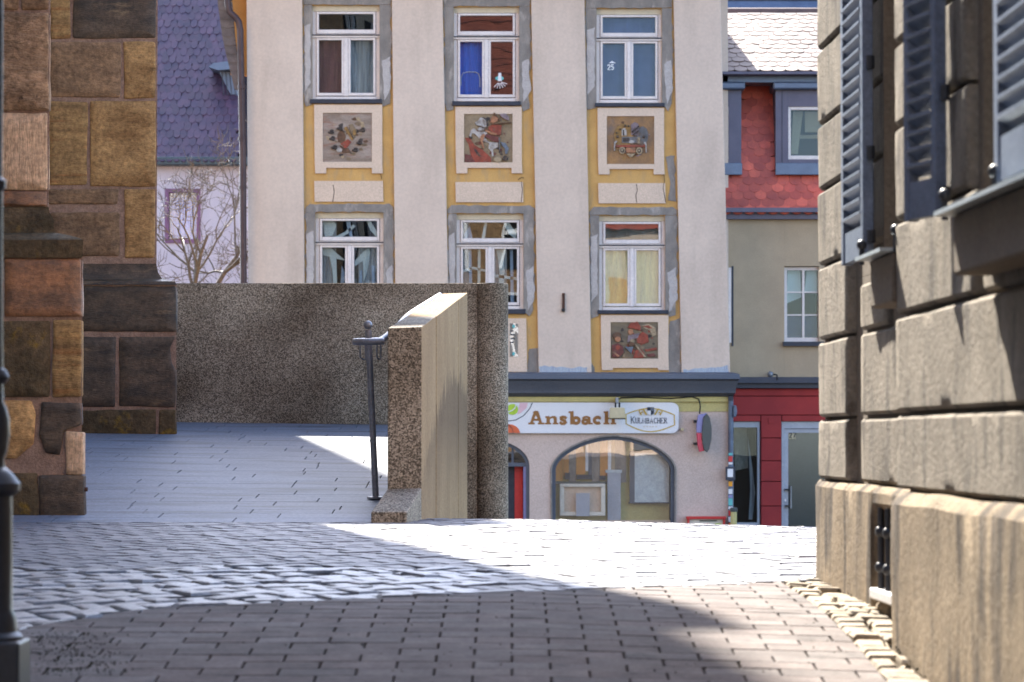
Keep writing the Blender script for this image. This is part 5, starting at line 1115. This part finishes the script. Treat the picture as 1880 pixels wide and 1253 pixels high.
nt1 = lay_tiles(rf, me1, (MD0, MZ0), (MD1, MZ1), P(1310, 300, 50).x, P(1740, 300, 50).x, rws, TW, kp)
pk('gutter', 'dormer', [(1300, 384, 1760, 392, -.1, .28), (1300, 392.2, 1760, 403.5, -.1, .14)], nh)
# dormers
def dormer(x0, x1, wx0, wx1, lab):
    q = group_part('dormer', P((x0 + x1) / 2, 320, KD), nh)
    pk('cheek', 'dormer', [(x0, 165, wx0, 320, -.9, .0), (wx1, 165, x1, 320, -.9, .0), (wx0 + .1, 165, wx1 - .1, 196, -.9, .0), (wx0 + .1, 293, wx1 - .1, 320, -.9, .0)], q)
    pk('flat_roof', 'zinc', [(x0 - 6, 152, x1 + 6, 166, -1.2, .14)], q, bevel=.03); pk('sill_flashing', 'zinc', [(x0 - 1, 300, x1 + 1, 322, .005, .06)], q, bevel=.01)
    f = pk('window_frame', 'white_frame', [(wx0, 196, wx0 + 5, 293, -.1, -.02), (wx1 - 5, 196, wx1, 293, -.1, -.02), (wx0 + 5.1, 196, wx1 - 5.1, 202, -.1, -.02), (wx0 + 5.1, 286, wx1 - 5.1, 293, -.1, -.02)], q, bevel=.006)
    pk('pane', 'glass_b', [(wx0 + 5, 202, wx1 - 5, 286, -.07, -.065)], q); pk('back', 'dark', [(wx0, 196, wx1, 293, -.6, -.55)], q); pk('curtain', 'beige', [([(wx0 + 12, 202), (wx0 + 30, 202), (wx0 + 20, 286), (wx0 + 8, 286)], -.3, -.28), (wx0 + 34, 202, wx1 - 5, 240, -.3, -.28), (wx0 + 26, 244, wx1 - 5, 286, -.4, -.38)], q)  # tan sheets stand in for the brownish reflection in the pane
    for t in (.5,): pk('cladding_seam', 'slate', [(x0 + (wx0 - x0) * t, 166, x0 + (wx0 - x0) * t + .8, 300, 0, .008)], q)
dormer(1424, 1545, 1447, 1525, 'r'); dormer(1240, 1361, 1262, 1338, 'l')
pk('ridge_flashing', 'zinc', [(1300, 136, 1760, 152, -.5, .05)], nh)
# upper roof slope catching the sun
UD0, UZ0 = 50.45, P(940, 136, 50.45).z; UD1, UZ1 = 54.3, P(940, 26, 54.3).z
ur = group_part('upper_roof', (4.5, 52, UZ0), nh)
m = MB(); m.add([(xa, UD0 + .12, UZ0 - .05), (xb, UD0 + .12, UZ0 - .05), (xb, UD1, UZ1 - .03), (xa, UD1, UZ1 - .03), (xa, UD1, UZ0 - .05), (xb, UD1, UZ0 - .05)], [(0, 1, 2, 3), (2, 1, 5), (3, 4, 0), (2, 5, 4, 3), (0, 4, 5, 1)]); m.build('underlay', M['batten'], ur)
L_ = math.hypot(UD1 - UD0, UZ1 - UZ0); rws = 14; me2 = tile_mesh(.222, L_ / rws * 1.35, 'sunny_tile', M['tile_sun'], .055)
nt2 = lay_tiles(ur, me2, (UD0, UZ0), (UD1, UZ1), P(1310, 100, 51).x, P(1740, 100, 54).x, rws, .228, lambda q: 1314 < q[0] < 1740)
pk('eave_gutter', 'dormer', [(1300, 136.2, 1760, 141, -.3, .35)], nh)
m = MB(); p = P(1300, 22, UD1); q = P(1760, 22, UD1); m.tube([(p.x, UD1, UZ1 + .03), (q.x, UD1, UZ1 + .03)], .09, 10); m.build('ridge', M['tile_sun'], ur, smooth=True)
print('tiles', nt1, nt2)
# dark roof of the house behind
bh = empty('house_behind', (5.5, 64, -2.1), 'house with dark blue slate roof rising behind the sunlit tiled roof', 'house')
z0 = P(940, 22, 60).z; m = MB(); m.box(P(1200, 0, 60).x, P(1900, 0, 60).x, 60.3, 70, -2.1, z0); m.build('wall', M['beige'], bh)
x0, x1 = P(1190, 0, 60).x, P(1910, 0, 60).x
m = MB(); m.add([(x0, 60, z0), (x1, 60, z0), (x1, 64, z0 + 6), (x0, 64, z0 + 6), (x0, 70, z0), (x1, 70, z0)], [(0, 1, 2, 3), (1, 5, 2), (4, 0, 3), (2, 5, 4, 3), (0, 4, 5, 1)]); m.build('roof', M['zinc'], bh)
for i in range(7):
    zz = z0 + .28 * i; dd = 60 + .28 * i / 1.5
    m = MB(); m.box(x0, x1, dd - .03, dd + .02, zz, zz + .05); m.build('slate_course', M['fascia'], bh)
# ------------------------------------------------------------------ house with old tiled roof on the left
LD = 72.0
ph = empty('pink_house', P(360, 960, LD), 'pale pink house with steep old tiled roof behind the bare tree', 'house')
a, b = P(150, 530, LD), P(470, 300, LD)
pq = lambda name, mat, boxes, parent=None, **k: pk(name, mat, boxes, parent or ph, LD, **k)
pq('wall', 'far_wall', [(150, 300, 303, 990, -.4, 0), (368, 300, 520, 990, -.4, 0), (303.1, 300, 367.9, 348, -.4, 0), (303.1, 446, 367.9, 990, -.4, 0)])
m = MB(); m.box(a.x, P(520, 0, LD).x, 72.41, 84, -2.1, b.z); m.build('house_body', M['far_wall'], ph)
w = group_part('window', P(335, 446, LD), ph)
pq('frame', 'purple', [(303, 347, 310, 447, -.15, .04), (361, 347, 368, 447, -.15, .04), (310.1, 347, 360.9, 354, -.15, .04), (310.1, 440, 360.9, 447, -.15, .04)], w); pq('pane', 'glass_s', [(310, 354, 361, 440, -.1, -.09)], w); pq('blind', 'curt_blue', [(310, 354, 361, 440, -.3, -.28)], w)
pq('gutter', 'green_g', [(150, 291, 520, 306, -.2, .45)], ph, bevel=.03)
R0, RZ0 = 71.6, P(940, 294, 71.6).z; R1 = 78.6; RZ1 = RZ0 + (R1 - R0) * math.tan(R(47))
pr = group_part('tiled_roof', (-8.5, 74, RZ0), ph)
m = MB(); xa2, xb2 = P(150, 0, LD).x, P(520, 0, LD).x
m.add([(xa2, R0 + .1, RZ0 - .06), (xb2, R0 + .1, RZ0 - .06), (xb2, R1 + .1, RZ1 - .06), (xa2, R1 + .1, RZ1 - .06), (xa2, R1 + 6, RZ0), (xb2, R1 + 6, RZ0)], [(0, 1, 2, 3), (2, 1, 5), (3, 4, 0), (2, 5, 4, 3), (0, 4, 5, 1)]); m.build('underlay', M['batten'], pr)
w_ = .18; L_ = math.hypot(R1 - R0, RZ1 - RZ0); rws = 34; me3 = tile_mesh(w_ - .008, L_ / rws * 1.6, 'old_tile', M['tile_far'], .03)
cnt = [0]
def kq(q):
    return 281 < q[0] < 438 and q[1] > -16
nt3 = lay_tiles(pr, me3, (R0, RZ0), (R1, RZ1), P(278, 0, LD).x - .9, P(445, 0, LD).x + .6, rws, w_, kq, jit=.02); print('tiles left', nt3, cnt)
# small blue metal dormer on that roof
dq = group_part('metal_dormer', P(420, 190, 74), ph)
m = MB(); m.fp([(402, 132), (442, 128), (442, 200), (430, 186)], 73.4, -2, .1); m.build('cheek', M['zinc'], dq)
m = MB(); m.fp([(385, 126), (394, 119), (445, 112), (445, 129), (402, 132)], 73.2, -2.5, .3); m.build('roof', M['zinc'], dq)
for i in range(5): 
    m = MB(); m.strip([(408 + i * 7, 133), (412 + i * 7, 176)], 1.2, 73.4, .1, .14); m.build('seam', M['fascia'], dq)
# ------------------------------------------------------------------ bare tree
TD = 58.0
tb = Vector((xpx(352, TD), TD, -2.12))
tr = empty('bare_tree', tb, 'leafless tree with pale tangled twigs in front of the pink house', 'tree')
random.seed(21)
tw = MB(); limbs = []
def grow(p, d, l, r, depth, mb):
    pts = [p]; rr = [r]; dd = d.copy(); n = 5
    for i in range(n):
        dd = (dd + Vector((random.gauss(0, .16), random.gauss(0, .16), random.gauss(.02, .12)))).normalized()
        p = p + dd * l / n; pts.append(p); rr.append(r * (1 - .55 * (i + 1) / n))
    mb.tube(pts, rr, 6 if depth < 3 else 4, cap=False)
    if depth >= 5 or r < .004: return
    for i in range(random.choice([2, 3, 4])):
        k = random.randint(2, n); q = pts[k]
        a = random.uniform(.45, 1.15); ax_ = Vector((random.gauss(0, 1), random.gauss(0, 1), random.gauss(0, .6))).cross(dd)
        if ax_.length < 1e-3: continue
        from mathutils import Quaternion
        nd = Quaternion(ax_.normalized(), a) @ dd
        if depth >= 2: nd = (nd + Vector((0, 0, .12))).normalized()
        grow(q, nd, l * random.uniform(.55, .8), max(.0065, rr[k] * .72), depth + 1, tw if depth >= 1 else mb)
tk = [tb, tb + Vector((.05, 0, 1.6)), tb + Vector((-.05, 0.05, 3.2)), tb + Vector((.05, 0, 4.4))]
MB().tube(tk, [.14, .12, .1, .085], 10).build('trunk', M['bark'], tr, smooth=True)
for i, (dv, l, r, k) in enumerate([((-.6, .2, .75), 1.7, .062, 2), ((.65, .1, .7), 1.9, .07, 2), ((-.25, -.3, 1), 2.0, .07, 3), ((.45, .3, 1), 2.2, .07, 3), ((.05, -.1, 1), 1.9, .06, 3), ((-.8, .2, .5), 1.6, .05, 3), ((.8, -.2, .45), 1.7, .055, 3)]):
    m = MB(); grow(tk[k], Vector(dv).normalized(), l, r, 0, m); m.build('branch', M['bark'], tr, smooth='all')
tw.build('twigs', M['bark'], tr, kind='stuff'); print('twig faces', len(tw.f))
# ------------------------------------------------------------------ house behind the viewpoint, mirrored in the windows
oh = empty('lane_end_house', (-4, -16, -2.5), 'plastered house with red tiled roof at the lower end of the lane', 'house')
m = MB(); m.box(-16, 3.2, -26, -16, -4, 10.2); m.build('wall', M['st_brown'], oh)
m = MB(); m.add([(-16.5, -15.6, 10.2), (3.6, -15.6, 10.2), (3.6, -21, 18), (-16.5, -21, 18), (-16.5, -26.4, 10.2), (3.6, -26.4, 10.2)], [(0, 1, 2, 3), (1, 5, 2), (4, 0, 3), (2, 5, 4, 3), (0, 4, 5, 1)]); m.build('roof', M['tile_dull'], oh)
for i in range(22):
    z = 10.5 + i * .34; m = MB(); y = -15.6 - (z - 10.2) * 5.4 / 7.8; m.box(-16.5, 3.6, y - .01, y + .02, z, z + .02); m.build('tile_course', M['batten'], oh)
for i in range(6):
    x = -14.6 + i * 3.0
    for z in (.2, 3.4, 6.8):
        q = group_part('window', (x, -15.95, z), oh)
        m = MB(); m.box(x - .7, x + .7, -16.0, -15.96, z, z + 2.3); m.build('pane', M['dark'], q)
        m = MB(); m.box(x - .85, x - .7, -16, -15.9, z, z + 2.3); m.box(x + .7, x + .85, -16, -15.9, z, z + 2.3); m.box(x - .85, x + .85, -16, -15.88, z + 2.301, z + 2.5); m.box(x - .07, x + .07, -15.959, -15.92, z, z + 2.3); m.box(x - .699, x - .071, -15.959, -15.93, z + 1.4, z + 1.5); m.box(x + .071, x + .699, -15.959, -15.93, z + 1.4, z + 1.5); m.build('frame', M['signw'], q)
